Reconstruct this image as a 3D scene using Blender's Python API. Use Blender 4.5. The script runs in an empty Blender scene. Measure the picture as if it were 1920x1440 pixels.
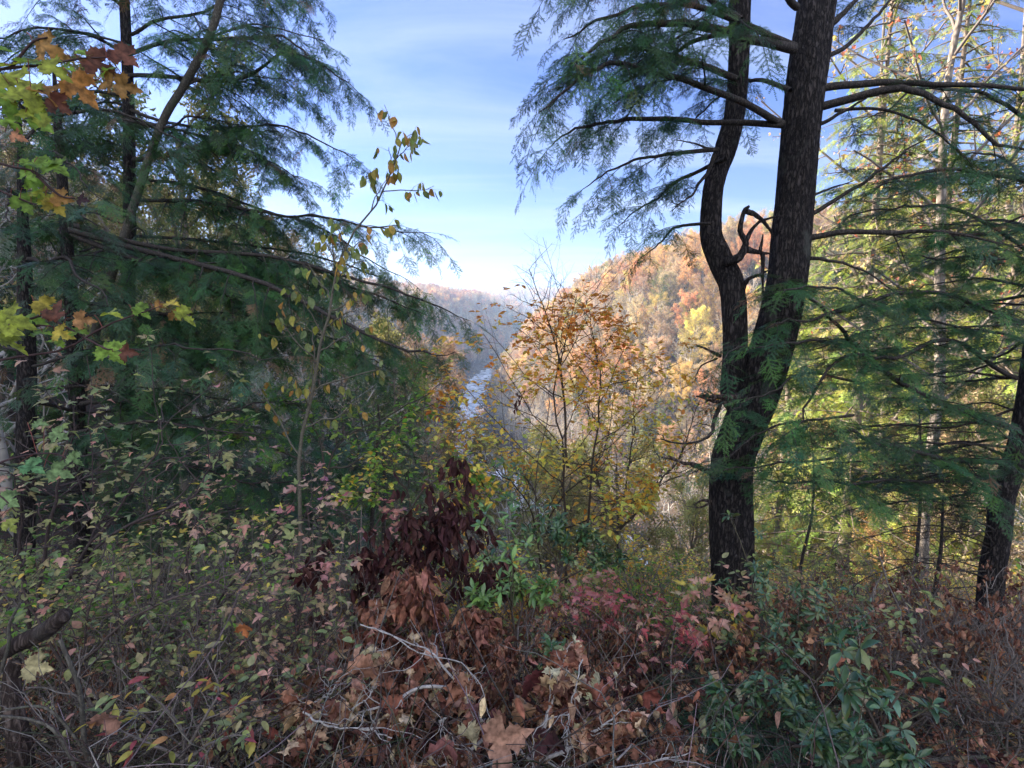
import bpy, math, numpy as np
from mathutils import Vector, Matrix
# ------------------------------------------------------------------ camera, world, sun, exposure
W0, H0, FPX = 1920.0, 1440.0, 1066.0
PITCH = math.radians(8.3)
sc = bpy.context.scene
cam_d = bpy.data.cameras.new("camera"); cam = bpy.data.objects.new("camera", cam_d)
sc.collection.objects.link(cam); sc.camera = cam
cam_d.sensor_fit = 'HORIZONTAL'; cam_d.sensor_width = 36.0; cam_d.lens = 36.0 * FPX / W0
cam_d.clip_start = 0.05; cam_d.clip_end = 20000
cam.location = (0, 0, 0); cam.rotation_euler = (math.pi / 2 - PITCH, 0, 0)

SUN_AZ, SUN_EL = math.radians(-64), math.radians(24)      # azimuth from +Y towards +X
sun_vec = Vector((math.sin(SUN_AZ) * math.cos(SUN_EL), math.cos(SUN_AZ) * math.cos(SUN_EL), math.sin(SUN_EL)))
sd = bpy.data.lights.new("sun", 'SUN'); sd.energy = 5.0; sd.angle = math.radians(0.5); sd.color = (1.0, 0.86, 0.68)
so = bpy.data.objects.new("sun", sd); sc.collection.objects.link(so)
so.rotation_euler = (-sun_vec).to_track_quat('-Z', 'Y').to_euler(); so.location = sun_vec * 50

world = bpy.data.worlds.new("World"); sc.world = world; world.use_nodes = True
nt = world.node_tree; nt.nodes.clear()
def wn(t, **k):
    n = nt.nodes.new(t)
    for a, b in k.items(): setattr(n, a, b)
    return n
sky = wn('ShaderNodeTexSky', sky_type='NISHITA', sun_disc=False, sun_elevation=SUN_EL, sun_rotation=SUN_AZ,
         air_density=1.0, dust_density=0.6, ozone_density=2.5)
bgn = wn('ShaderNodeBackground'); wo = wn('ShaderNodeOutputWorld')
tc = wn('ShaderNodeTexCoord'); sep = wn('ShaderNodeSeparateXYZ')
nt.links.new(tc.outputs['Generated'], sep.inputs[0])
# project the view direction on a high cloud layer: (x/z, y/z)
mx = wn('ShaderNodeMath', operation='MAXIMUM'); mx.inputs[1].default_value = 0.03
nt.links.new(sep.outputs['Z'], mx.inputs[0])
ad = wn('ShaderNodeMath', operation='ADD'); ad.inputs[1].default_value = 0.12; nt.links.new(mx.outputs[0], ad.inputs[0])
dx = wn('ShaderNodeMath', operation='DIVIDE'); nt.links.new(sep.outputs['X'], dx.inputs[0]); nt.links.new(ad.outputs[0], dx.inputs[1])
dy = wn('ShaderNodeMath', operation='DIVIDE'); nt.links.new(sep.outputs['Y'], dy.inputs[0]); nt.links.new(ad.outputs[0], dy.inputs[1])
cb = wn('ShaderNodeCombineXYZ'); nt.links.new(dx.outputs[0], cb.inputs[0]); nt.links.new(dy.outputs[0], cb.inputs[1])
mp = wn('ShaderNodeMapping'); mp.inputs['Rotation'].default_value = (0, 0, math.radians(-52)); mp.inputs['Scale'].default_value = (0.50, 1.35, 1)
nt.links.new(cb.outputs[0], mp.inputs[0])
nz = wn('ShaderNodeTexNoise'); nz.inputs['Scale'].default_value = 1.15; nz.inputs['Detail'].default_value = 9
nz.inputs['Roughness'].default_value = 0.58; nz.inputs['Distortion'].default_value = 0.55
nt.links.new(mp.outputs[0], nz.inputs['Vector'])
rp = wn('ShaderNodeMapRange'); rp.inputs['From Min'].default_value = 0.44; rp.inputs['From Max'].default_value = 0.70
rp.inputs['To Max'].default_value = 0.6
nt.links.new(nz.outputs['Fac'], rp.inputs['Value'])
hz = wn('ShaderNodeMapRange'); hz.inputs['From Min'].default_value = 0.30; hz.inputs['From Max'].default_value = 0.0
hz.inputs['To Min'].default_value = 0.0; hz.inputs['To Max'].default_value = 0.12
nt.links.new(sep.outputs['Z'], hz.inputs['Value'])
mxx = wn('ShaderNodeMath', operation='ADD', use_clamp=True); nt.links.new(rp.outputs[0], mxx.inputs[0]); nt.links.new(hz.outputs[0], mxx.inputs[1])
tint = wn('ShaderNodeMix', data_type='RGBA', blend_type='MULTIPLY'); tint.inputs['Factor'].default_value = 1.0
nt.links.new(sky.outputs[0], tint.inputs['A']); tint.inputs['B'].default_value = (.40, .50, .93, 1)
mixc = wn('ShaderNodeMix', data_type='RGBA'); nt.links.new(mxx.outputs[0], mixc.inputs['Factor'])
nt.links.new(tint.outputs['Result'], mixc.inputs['A']); mixc.inputs['B'].default_value = (2.8, 3.3, 4.4, 1)
# added fill light: an unseen bright cloud sheet behind the viewer
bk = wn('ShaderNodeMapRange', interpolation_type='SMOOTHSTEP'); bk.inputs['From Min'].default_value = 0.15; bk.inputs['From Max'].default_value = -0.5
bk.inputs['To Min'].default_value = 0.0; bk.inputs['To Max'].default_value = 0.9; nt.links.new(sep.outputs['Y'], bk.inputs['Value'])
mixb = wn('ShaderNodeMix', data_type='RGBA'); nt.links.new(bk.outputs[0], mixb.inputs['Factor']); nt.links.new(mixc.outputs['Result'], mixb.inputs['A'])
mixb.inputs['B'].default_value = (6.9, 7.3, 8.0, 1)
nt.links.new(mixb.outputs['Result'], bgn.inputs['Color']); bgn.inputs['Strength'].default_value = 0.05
nt.links.new(bgn.outputs[0], wo.inputs[0])

vs = sc.view_settings; vs.view_transform = 'Standard'; vs.look = 'None'; vs.gamma = 1.0; vs.use_curve_mapping = False
vs.exposure = 2.4
sc.render.engine = 'CYCLES'
cy = sc.cycles; cy.max_bounces = 7; cy.diffuse_bounces = 4; cy.glossy_bounces = 2; cy.transmission_bounces = 4
cy.transparent_max_bounces = 8; cy.volume_bounces = 1; cy.sample_clamp_indirect = 6; cy.use_denoising = True
cy.caustics_reflective = False; cy.caustics_refractive = False

# ------------------------------------------------------------------ helpers
C = sc.collection
def nrm(a): return a / np.maximum(np.linalg.norm(a, axis=-1, keepdims=True), 1e-9)
_cp, _sp = math.cos(PITCH), math.sin(PITCH)
def P(px, py, Y):
    """world point seen at photo pixel (px,py) that lies Y metres ahead"""
    a, b = (px - W0 / 2) / FPX, -(py - H0 / 2) / FPX
    d = np.array([a, _cp + b * _sp, b * _cp - _sp])
    return d * (Y / d[1])
def proj(p):
    p = np.asarray(p, float); z = p[..., 1] * _cp - p[..., 2] * _sp; v = p[..., 1] * _sp + p[..., 2] * _cp
    z = np.where(z < 0.01, 0.01, z)
    return W0 / 2 + FPX * p[..., 0] / z, H0 / 2 - FPX * v / z
def crom(pts, n):
    pts = np.asarray(pts, float)
    if len(pts) == 2:
        t = np.linspace(0, 1, n)[:, None]; return pts[0] * (1 - t) + pts[1] * t
    q = np.vstack([2 * pts[0] - pts[1], pts, 2 * pts[-1] - pts[-2]]); m = len(pts) - 1
    u = np.linspace(0, m - 1e-6, n); i = u.astype(int); t = (u - i)[:, None]
    p0, p1, p2, p3 = q[i], q[i + 1], q[i + 2], q[i + 3]
    return 0.5 * ((2 * p1) + (p2 - p0) * t + (2 * p0 - 5 * p1 + 4 * p2 - p3) * t ** 2 + (-p0 + 3 * p1 - 3 * p2 + p3) * t ** 3)

class Geo:
    def __init__(s): s.v, s.f, s.c, s.n = [], [], [], 0
    def add(s, V, F, col=(1, 1, 1)):
        V = np.asarray(V, np.float32).reshape(-1, 3); F = np.asarray(F, np.int64).reshape(-1, 3)
        s.v.append(V); s.f.append(F + s.n); s.n += len(V)
        col = np.asarray(col, np.float32)
        s.c.append(np.broadcast_to(col, (len(V), 3)) if col.ndim == 1 else col)
    def mesh(s, name, mat, smooth=False, origin=None):
        V = np.concatenate(s.v) if s.v else np.zeros((0, 3), np.float32)
        F = np.concatenate(s.f) if s.f else np.zeros((0, 3), np.int64)
        Cc = np.concatenate(s.c) if s.c else np.zeros((0, 3), np.float32)
        if origin is not None: V = V - np.asarray(origin, np.float32)
        me = bpy.data.meshes.new(name); me.vertices.add(len(V)); me.vertices.foreach_set('co', V.astype(np.float32).ravel())
        me.loops.add(F.size); me.loops.foreach_set('vertex_index', F.astype(np.int32).ravel())
        me.polygons.add(len(F)); me.polygons.foreach_set('loop_start', np.arange(0, F.size, 3, dtype=np.int32))
        if smooth: me.polygons.foreach_set('use_smooth', np.ones(len(F), bool))
        me.update(calc_edges=True)
        at = me.attributes.new('col', 'FLOAT_COLOR', 'POINT')
        at.data.foreach_set('color', np.hstack([Cc, np.ones((len(Cc), 1), np.float32)]).astype(np.float32).ravel())
        me.materials.append(mat)
        return me
    def build(s, name, mat, parent=None, smooth=False):
        org = None
        if parent is not None: org = np.array(parent_world(parent))
        o = bpy.data.objects.new(name, s.mesh(name, mat, smooth, org)); C.objects.link(o)
        if parent is not None: o.parent = parent
        return o
def parent_world(p):
    v = Vector((0, 0, 0))
    while p is not None: v = v + p.location; p = p.parent
    return v
def tag(o, label=None, cat=None, group=None, kind=None):
    if label: o['label'] = label
    if cat: o['category'] = cat
    if group: o['group'] = group
    if kind: o['kind'] = kind
    return o
def thing(name, label, cat, loc, group=None):
    o = bpy.data.objects.new(name, None); o.empty_display_size = 0.2; C.objects.link(o)
    o.location = Vector([float(a) for a in loc]); return tag(o, label, cat, group)
def dup(root, loc, rz, s, label, group):
    r = root.copy(); C.objects.link(r); r.location = loc; r.rotation_euler = (0, 0, rz); r.scale = (s, s, s)
    r['label'] = label; r['group'] = group
    for ch in root.children:
        c = ch.copy(); C.objects.link(c); c.parent = r
    return r

def tubes(PL, R, sides=3, jit=None):
    """many polylines at once: PL (N,K,3), R (N,K) -> V,F"""
    PL = np.asarray(PL, float); R = np.asarray(R, float); N, K, _ = PL.shape
    T = np.empty_like(PL); T[:, 1:-1] = PL[:, 2:] - PL[:, :-2]; T[:, 0] = PL[:, 1] - PL[:, 0]; T[:, -1] = PL[:, -1] - PL[:, -2]
    T = nrm(T); m = nrm(T.mean(1)); ref = np.where(np.abs(m[:, 2:3]) > 0.75, np.array([[1.0, 0.13, 0]]), np.array([[0.05, 0.1, 1.0]]))
    U = nrm(np.cross(T, ref[:, None, :])); Wv = np.cross(T, U)
    a = np.arange(sides) * 2 * math.pi / sides
    rr = R[:, :, None, None] * (1 if jit is None else jit)
    V = PL[:, :, None, :] + rr * (U[:, :, None, :] * np.cos(a)[None, None, :, None] + Wv[:, :, None, :] * np.sin(a)[None, None, :, None])
    base = (np.arange(N) * K * sides)[:, None, None] + (np.arange(K - 1) * sides)[None, :, None]
    j = np.arange(sides)[None, None, :]; j2 = (j + 1) % sides
    A, B, D, E = base + j, base + j2, base + sides + j, base + sides + j2
    F = np.stack([np.stack([A, B, E], -1), np.stack([A, E, D], -1)], -2).reshape(-1, 3)
    return V.reshape(-1, 3), F
def wood(g, PL, R, sides=3, col=(1, 1, 1)):
    PL = np.asarray(PL)
    if len(PL): V, F = tubes(PL, R, sides); g.add(V, F, col)
def trunk_tube(g, pts, rad, rng, n=60, sides=20, rough=0.05, cap=True, col=(1, 1, 1), ridge=0.0):
    pl = crom(pts, n); r = np.interp(np.linspace(0, 1, n), np.linspace(0, 1, len(rad)), rad)
    th = np.arange(sides) * 2 * math.pi / sides; z = np.linspace(0, 1, n)[:, None]
    j = np.ones((n, sides))
    for k in range(1, 7):
        j += rough * rng.normal() * 0.55 * np.sin(k * th[None] + rng.uniform(0, 6) + z * rng.uniform(2, 12)) / math.sqrt(k)
    j += rng.normal(0, rough * 0.3, (n, sides)) if not ridge else 0
    if ridge:      # furrowed plates: long ridges that split and wander
        w = rng.normal(0, 1, (n, sides)); k = 9; ker = np.hanning(k + 2)[1:-1]; ker /= ker.sum()
        w = np.stack([np.convolve(c, ker, 'same') for c in w.T], 1)
        w = w / w.std(); j += ridge * np.clip(w, -1.3, .55)
    V, F = tubes(pl[None], r[None], sides, j[None, :, :, None])
    if cap:
        V = np.vstack([V, pl[-1] + (pl[-1] - pl[-2]) * 0.3]); k = (n - 1) * sides
        F = np.vstack([F, [[k + i, k + (i + 1) % sides, len(V) - 1] for i in range(sides)]])
    g.add(V, F, col); return pl, r
def inst(g, tpl, X, Nn, T, S, col, tcol=None):
    """stamp template (V,F) with x-axis X, approx. normal Nn at T with size S and colour col, all (N,..)"""
    V, F = tpl[0], tpl[1]; X = nrm(X); Y = nrm(np.cross(Nn, X)); Z = np.cross(X, Y)
    S = np.broadcast_to(np.asarray(S, float), (len(T),))
    M = np.stack([X, Y, Z], 1)                       # rows = axes
    VV = np.einsum('vk,nkd->nvd', V, M) * S[:, None, None] + T[:, None, :]
    FF = F[None] + (np.arange(len(T)) * len(V))[:, None, None]
    col = np.asarray(col, float); col = np.broadcast_to(col, (len(T), 3))
    cc = np.repeat(col[:, None, :], len(V), 1)
    if len(tpl) > 2: cc = cc * tpl[2][None, :, :]
    g.add(VV.reshape(-1, 3), FF.reshape(-1, 3), cc.reshape(-1, 3))
def pick(rng, pal, n, jit=0.12):
    pal = np.array(pal); c = pal[rng.integers(0, len(pal), n)]
    return np.clip(c * (1 + rng.normal(0, jit, (n, 1))) * (1 + rng.normal(0, jit * 0.4, (n, 3))), 0.003, 0.9)

# ------------------------------------------------------------------ materials
def mat_new(name):
    m = bpy.data.materials.new(name); m.use_nodes = True; n = m.node_tree; n.nodes.clear(); return m, n
def leaf_mat(name, trans=0.35, rough=0.5, spec=0.3, mott=0.35, nscale=60, rnd=0.0, tcolboost=1.3, solid=None):
    m, n = mat_new(name); L = n.links.new
    o = n.nodes.new('ShaderNodeOutputMaterial'); a = n.nodes.new('ShaderNodeAttribute'); a.attribute_name = 'col'
    tc = n.nodes.new('ShaderNodeTexCoord'); nz = n.nodes.new('ShaderNodeTexNoise'); nz.inputs['Scale'].default_value = nscale; nz.inputs['Detail'].default_value = 3
    L(tc.outputs['Object'], nz.inputs['Vector'])
    mr = n.nodes.new('ShaderNodeMapRange'); mr.inputs['From Min'].default_value = 0.3; mr.inputs['From Max'].default_value = 0.7
    mr.inputs['To Min'].default_value = 1 - mott; mr.inputs['To Max'].default_value = 1 + mott; L(nz.outputs['Fac'], mr.inputs['Value'])
    mu = n.nodes.new('ShaderNodeMix'); mu.data_type = 'RGBA'; mu.blend_type = 'MULTIPLY'; mu.inputs['Factor'].default_value = 1
    L(a.outputs['Color'], mu.inputs['A']); L(mr.outputs[0], mu.inputs['B']); col = mu.outputs['Result']
    if rnd:
        oi = n.nodes.new('ShaderNodeObjectInfo'); hs = n.nodes.new('ShaderNodeHueSaturation')
        m1 = n.nodes.new('ShaderNodeMapRange'); m1.inputs['To Min'].default_value = 0.5 - rnd * 0.022; m1.inputs['To Max'].default_value = 0.5 + rnd * 0.03
        L(oi.outputs['Random'], m1.inputs['Value']); L(m1.outputs[0], hs.inputs['Hue'])
        ml = n.nodes.new('ShaderNodeMath'); ml.operation = 'MULTIPLY'; ml.inputs[1].default_value = 7.31; L(oi.outputs['Random'], ml.inputs[0])
        fr = n.nodes.new('ShaderNodeMath'); fr.operation = 'FRACT'; L(ml.outputs[0], fr.inputs[0])
        m2 = n.nodes.new('ShaderNodeMapRange'); m2.inputs['To Min'].default_value = 1 - rnd * 0.35; m2.inputs['To Max'].default_value = 1 + rnd * 0.35
        L(fr.outputs[0], m2.inputs['Value']); L(m2.outputs[0], hs.inputs['Value']); L(col, hs.inputs['Color']); col = hs.outputs['Color']
    p = n.nodes.new('ShaderNodeBsdfPrincipled'); L(col, p.inputs['Base Color']); p.inputs['Roughness'].default_value = rough
    p.inputs['Specular IOR Level'].default_value = spec
    if trans > 0:
        t = n.nodes.new('ShaderNodeBsdfTranslucent'); tm = n.nodes.new('ShaderNodeMix'); tm.data_type = 'RGBA'; tm.blend_type = 'MULTIPLY'
        tm.inputs['Factor'].default_value = 1; tm.inputs['B'].default_value = (tcolboost, tcolboost, tcolboost * 0.8, 1); L(col, tm.inputs['A'])
        L(tm.outputs['Result'], t.inputs['Color']); mi = n.nodes.new('ShaderNodeMixShader'); mi.inputs[0].default_value = trans
        L(p.outputs[0], mi.inputs[1]); L(t.outputs[0], mi.inputs[2]); L(mi.outputs[0], o.inputs[0])
    else: L(p.outputs[0], o.inputs[0])
    return m
def bark_mat(name, c1, c2, c3=None, scale=30, zs=0.2, bump=0.6, dist=0.01, patch=0.5, attr=False, rough=0.9):
    m, n = mat_new(name); L = n.links.new
    o = n.nodes.new('ShaderNodeOutputMaterial'); tc = n.nodes.new('ShaderNodeTexCoord'); mp = n.nodes.new('ShaderNodeMapping')
    mp.inputs['Scale'].default_value = (1, 1, zs); L(tc.outputs['Object'], mp.inputs[0])
    nz = n.nodes.new('ShaderNodeTexNoise'); nz.inputs['Scale'].default_value = scale; nz.inputs['Detail'].default_value = 8; nz.inputs['Roughness'].default_value = 0.65
    nz.inputs['Distortion'].default_value = 0.6
    L(mp.outputs[0], nz.inputs['Vector'])
    vo = n.nodes.new('ShaderNodeTexVoronoi'); vo.feature = 'DISTANCE_TO_EDGE'; vo.inputs['Scale'].default_value = scale * 0.9; vo.inputs['Randomness'].default_value = 1
    av = n.nodes.new('ShaderNodeMix'); av.data_type = 'VECTOR'; av.inputs['Factor'].default_value = 0.06
    L(mp.outputs[0], av.inputs['A']); L(nz.outputs['Color'], av.inputs['B']); L(av.outputs['Result'], vo.inputs['Vector'])
    cr = n.nodes.new('ShaderNodeMapRange'); cr.inputs['From Min'].default_value = 0.0; cr.inputs['From Max'].default_value = 0.28; L(vo.outputs['Distance'], cr.inputs['Value'])
    hm = n.nodes.new('ShaderNodeMath'); hm.operation = 'MULTIPLY'; L(cr.outputs[0], hm.inputs[0]); L(nz.outputs['Fac'], hm.inputs[1])
    rp = n.nodes.new('ShaderNodeMapRange'); rp.inputs['From Min'].default_value = 0.08; rp.inputs['From Max'].default_value = 0.6; L(hm.outputs[0], rp.inputs['Value'])
    mi = n.nodes.new('ShaderNodeMix'); mi.data_type = 'RGBA'; mi.inputs['A'].default_value = (*c1, 1); mi.inputs['B'].default_value = (*c2, 1); L(rp.outputs[0], mi.inputs['Factor'])
    col = mi.outputs['Result']
    if c3:
        n2 = n.nodes.new('ShaderNodeTexNoise'); n2.inputs['Scale'].default_value = 3.5; n2.inputs['Detail'].default_value = 5; L(tc.outputs['Object'], n2.inputs['Vector'])
        r2 = n.nodes.new('ShaderNodeMapRange'); r2.inputs['From Min'].default_value = patch; r2.inputs['From Max'].default_value = patch + 0.13; L(n2.outputs['Fac'], r2.inputs['Value'])
        m2 = n.nodes.new('ShaderNodeMix'); m2.data_type = 'RGBA'; m2.inputs['B'].default_value = (*c3, 1); L(r2.outputs[0], m2.inputs['Factor']); L(col, m2.inputs['A']); col = m2.outputs['Result']
    if attr:
        at = n.nodes.new('ShaderNodeAttribute'); at.attribute_name = 'col'; m3 = n.nodes.new('ShaderNodeMix'); m3.data_type = 'RGBA'; m3.blend_type = 'MULTIPLY'
        m3.inputs['Factor'].default_value = 1; L(col, m3.inputs['A']); L(at.outputs['Color'], m3.inputs['B']); col = m3.outputs['Result']
    p = n.nodes.new('ShaderNodeBsdfPrincipled'); L(col, p.inputs['Base Color']); p.inputs['Roughness'].default_value = rough; p.inputs['Specular IOR Level'].default_value = 0.25
    if bump:
        b = n.nodes.new('ShaderNodeBump'); b.inputs['Strength'].default_value = bump; b.inputs['Distance'].default_value = dist; L(hm.outputs[0], b.inputs['Height']); L(b.outputs[0], p.inputs['Normal'])
    L(p.outputs[0], o.inputs[0]); return m
M = {}
M['needle'] = leaf_mat('hemlock_needles', 0.30, 0.45, 0.35, 0.3, 4)
M['leaf'] = leaf_mat('broad_leaves', 0.50, 0.5, 0.35, 0.28, 45)
M['spotleaf'] = leaf_mat('spotted_maple_leaves', 0.45, 0.5, 0.3, 0.6, 70)
M['gloss'] = leaf_mat('glossy_evergreen_leaves', 0.12, 0.28, 0.6, 0.2, 30)
M['dry'] = leaf_mat('dry_leaves', 0.15, 0.75, 0.15, 0.45, 55)
M['far_leaf'] = leaf_mat('forest_foliage', 0.30, 0.7, 0.1, 0.3, 0.35, rnd=1.0)
M['far_needle'] = leaf_mat('forest_needles', 0.2, 0.7, 0.1, 0.3, 0.5, rnd=0.5)
M['bark'] = bark_mat('hemlock_bark', (0.02, 0.017, 0.018), (0.115, 0.094, 0.09), (0.13, 0.135, 0.12), 44, 0.24, 1.0, 0.03, 0.62)
M['bark_small'] = bark_mat('branch_bark', (0.03, 0.026, 0.024), (0.11, 0.09, 0.08), None, 60, 0.5, 0.5, 0.006)
M['bark_gray'] = bark_mat('gray_sapling_bark', (0.07, 0.062, 0.052), (0.17, 0.155, 0.13), (0.10, 0.12, 0.08), 50, 0.4, 0.4, 0.004, 0.55)
M['bark_pale'] = bark_mat('pale_bark', (0.14, 0.12, 0.105), (0.34, 0.30, 0.27), None, 12, 0.35, 0.4, 0.02)
M['snag'] = bark_mat('weathered_wood', (0.05, 0.034, 0.03), (0.20, 0.15, 0.13), (0.12, 0.11, 0.10), 36, 0.16, 1.0, 0.02, 0.6)
M['twig'] = bark_mat('twigs', (0.6, 0.6, 0.6), (1, 1, 1), None, 40, 1, 0, 0, attr=True)
M['far_twig'] = bark_mat('forest_twigs', (0.75, 0.75, 0.75), (1, 1, 1), None, 2, 1, 0, 0, attr=True)

def ground_mat():
    m, n = mat_new('forest_floor'); L = n.links.new
    o = n.nodes.new('ShaderNodeOutputMaterial'); tc = n.nodes.new('ShaderNodeTexCoord')
    n1 = n.nodes.new('ShaderNodeTexNoise'); n1.inputs['Scale'].default_value = 0.6; n1.inputs['Detail'].default_value = 10; n1.inputs['Roughness'].default_value = 0.7
    v = n.nodes.new('ShaderNodeTexVoronoi'); v.inputs['Scale'].default_value = 14
    L(tc.outputs['Object'], n1.inputs['Vector']); L(tc.outputs['Object'], v.inputs['Vector'])
    r = n.nodes.new('ShaderNodeValToRGB'); e = r.color_ramp.elements
    e[0].position = 0.32; e[0].color = (0.016, 0.012, 0.010, 1); e[1].position = 0.72; e[1].color = (0.12, 0.075, 0.046, 1)
    k = r.color_ramp.elements.new(0.5); k.color = (0.075, 0.05, 0.034, 1)
    L(n1.outputs['Fac'], r.inputs[0])
    mu = n.nodes.new('ShaderNodeMix'); mu.data_type = 'RGBA'; mu.blend_type = 'MULTIPLY'; mu.inputs['Factor'].default_value = 0.6
    L(r.outputs[0], mu.inputs['A']); L(v.outputs['Color'], mu.inputs['B'])
    p = n.nodes.new('ShaderNodeBsdfPrincipled'); p.inputs['Roughness'].default_value = 0.95; L(mu.outputs['Result'], p.inputs['Base Color'])
    b = n.nodes.new('ShaderNodeBump'); b.inputs['Strength'].default_value = 0.8; b.inputs['Distance'].default_value = 0.05; L(v.outputs['Distance'], b.inputs['Height']); L(b.outputs[0], p.inputs['Normal'])
    L(p.outputs[0], o.inputs[0]); return m
M['ground'] = ground_mat()
def water_mat():
    m, n = mat_new('river_water'); L = n.links.new
    o = n.nodes.new('ShaderNodeOutputMaterial'); tc = n.nodes.new('ShaderNodeTexCoord')
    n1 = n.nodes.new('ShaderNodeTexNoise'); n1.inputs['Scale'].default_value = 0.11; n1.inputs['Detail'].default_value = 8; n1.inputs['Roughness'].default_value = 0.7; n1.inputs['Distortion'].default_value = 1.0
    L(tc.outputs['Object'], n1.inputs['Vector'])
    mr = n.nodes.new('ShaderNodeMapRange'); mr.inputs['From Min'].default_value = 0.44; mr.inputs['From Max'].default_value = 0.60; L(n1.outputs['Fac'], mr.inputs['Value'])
    mi = n.nodes.new('ShaderNodeMix'); mi.data_type = 'RGBA'; mi.inputs['A'].default_value = (0.36, 0.44, 0.52, 1); mi.inputs['B'].default_value = (0.82, 0.86, 0.90, 1); L(mr.outputs[0], mi.inputs['Factor'])  # sky reflection painted into the pale blue base; the white mix is foam
    p = n.nodes.new('ShaderNodeBsdfPrincipled'); L(mi.outputs['Result'], p.inputs['Base Color'])
    rr = n.nodes.new('ShaderNodeMapRange'); rr.inputs['To Min'].default_value = 0.12; rr.inputs['To Max'].default_value = 0.6; L(mr.outputs[0], rr.inputs['Value']); L(rr.outputs[0], p.inputs['Roughness'])
    p.inputs['IOR'].default_value = 1.33; p.inputs['Specular IOR Level'].default_value = 0.8
    n2 = n.nodes.new('ShaderNodeTexNoise'); n2.inputs['Scale'].default_value = 1.3; n2.inputs['Detail'].default_value = 5; L(tc.outputs['Object'], n2.inputs['Vector'])
    b = n.nodes.new('ShaderNodeBump'); b.inputs['Strength'].default_value = 0.12; b.inputs['Distance'].default_value = 0.2; L(n2.outputs['Fac'], b.inputs['Height']); L(b.outputs[0], p.inputs['Normal'])
    L(p.outputs[0], o.inputs[0]); return m
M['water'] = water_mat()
M['rock'] = bark_mat('river_rock', (0.05, 0.045, 0.04), (0.24, 0.21, 0.18), None, 1.2, 1, 0.5, 0.1)

# ------------------------------------------------------------------ terrain
RIV = np.array([(190, -260), (130, -120), (100, -40), (80, 0), (56, 50), (26, 100), (-4, 150), (-17, 200), (-21, 250), (-22, 300), (-21, 380), (-6, 450),
                (20, 550), (45, 700), (60, 850), (60, 1000), (10, 1150), (-80, 1250), (-300, 1350), (-900, 1500), (-2500, 1700)], float)
RIV = crom(RIV, 140)
_nr = np.random.default_rng(5)
_waves = [(_nr.normal(0, 1, 2), _nr.uniform(0, 6.28), k) for k in np.repeat([0.004, 0.009, 0.02, 0.05, 0.11], 5)]
def fbm(x, y):
    z = np.zeros_like(x)
    for w, ph, k in _waves: z = z + np.sin((x * w[0] + y * w[1]) * k + ph) * (0.02 / (k + 0.012))
    return z
def river_d(x, y):
    x = np.asarray(x, float); y = np.asarray(y, float); best = np.full(x.shape, 1e9); sg = np.ones(x.shape)
    for a, b in zip(RIV[:-1], RIV[1:]):
        e = b - a; L2 = e @ e; t = np.clip(((x - a[0]) * e[0] + (y - a[1]) * e[1]) / L2, 0, 1)
        ddx, ddy = x - a[0] - t * e[0], y - a[1] - t * e[1]; d = np.hypot(ddx, ddy); m = d < best
        best = np.where(m, d, best); sg = np.where(m, np.where(e[0] * ddy - e[1] * ddx < 0, 1.0, -1.0), sg)
    return best * sg            # positive on the right bank
def sst(a, b, t): t = np.clip((t - a) / (b - a), 0, 1); return t * t * (3 - 2 * t)
WATER_Z = -50.0
def near_ground(x, y):
    r = np.maximum(y, 0) + 0.10 * x
    z = -1.75 - 0.42 * np.clip(r - 1.0, 0, 7.3) - 0.62 * np.clip(r - 8.3, 0, 60)
    z = z + 0.05 * np.sin(x * 1.9 + y * 1.3) + 0.04 * np.sin(x * 4.1 - y * 3.3) + 0.10 * np.sin(x * .8 + 1)
    z = z + np.clip(-x - 5, 0, 30) * 0.03 + np.clip(x - 3, 0, 30) * 0.05
    return z
def ground_z(x, y):
    x = np.asarray(x, float); y = np.asarray(y, float); d = river_d(x, y); n = fbm(x, y)
    zr = np.interp(d, [0, 6.5, 9, 14, 40, 70, 100, 140, 400], [-52, -51.3, -49.3, -47.5, -25, -2, 5, 7, 7])
    zl = np.interp(-d, [0, 6.5, 9, 14, 45, 66, 78, 100, 300], [-52, -51.3, -49.3, -47.5, -22, -7, -3, 1, -2])
    z = np.where(d > 0, zr, zl) + n * np.clip((np.abs(d) - 12) / 60, 0, 1) * 1.6
    z = z - 26 * np.exp(-((y - 78) / 46.0) ** 2) * sst(-80, -35, x) * (d < 0) * sst(10, 40, -d)
    far = sst(650, 1300, np.hypot(x, y)); z = z + far * np.where(np.abs(d) > 60, -6, 0)
    ridge = np.exp(-((y - 1750) / 260.0) ** 2) * 20; z = z + ridge * sst(60, 120, np.abs(d))
    z = z + 46 * np.exp(-(((x + 92) / 38.0) ** 2 + ((y - 26) / 44.0) ** 2)) + 34 * np.exp(-(((x + 150) / 60.0) ** 2 + ((y - 10) / 90.0) ** 2))   # hill shoulder added left of the view to shade the foreground
    r = np.hypot(x, y); w = 1 - sst(12, 42, r)
    return z * (1 - w) + near_ground(x, y) * w
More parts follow.
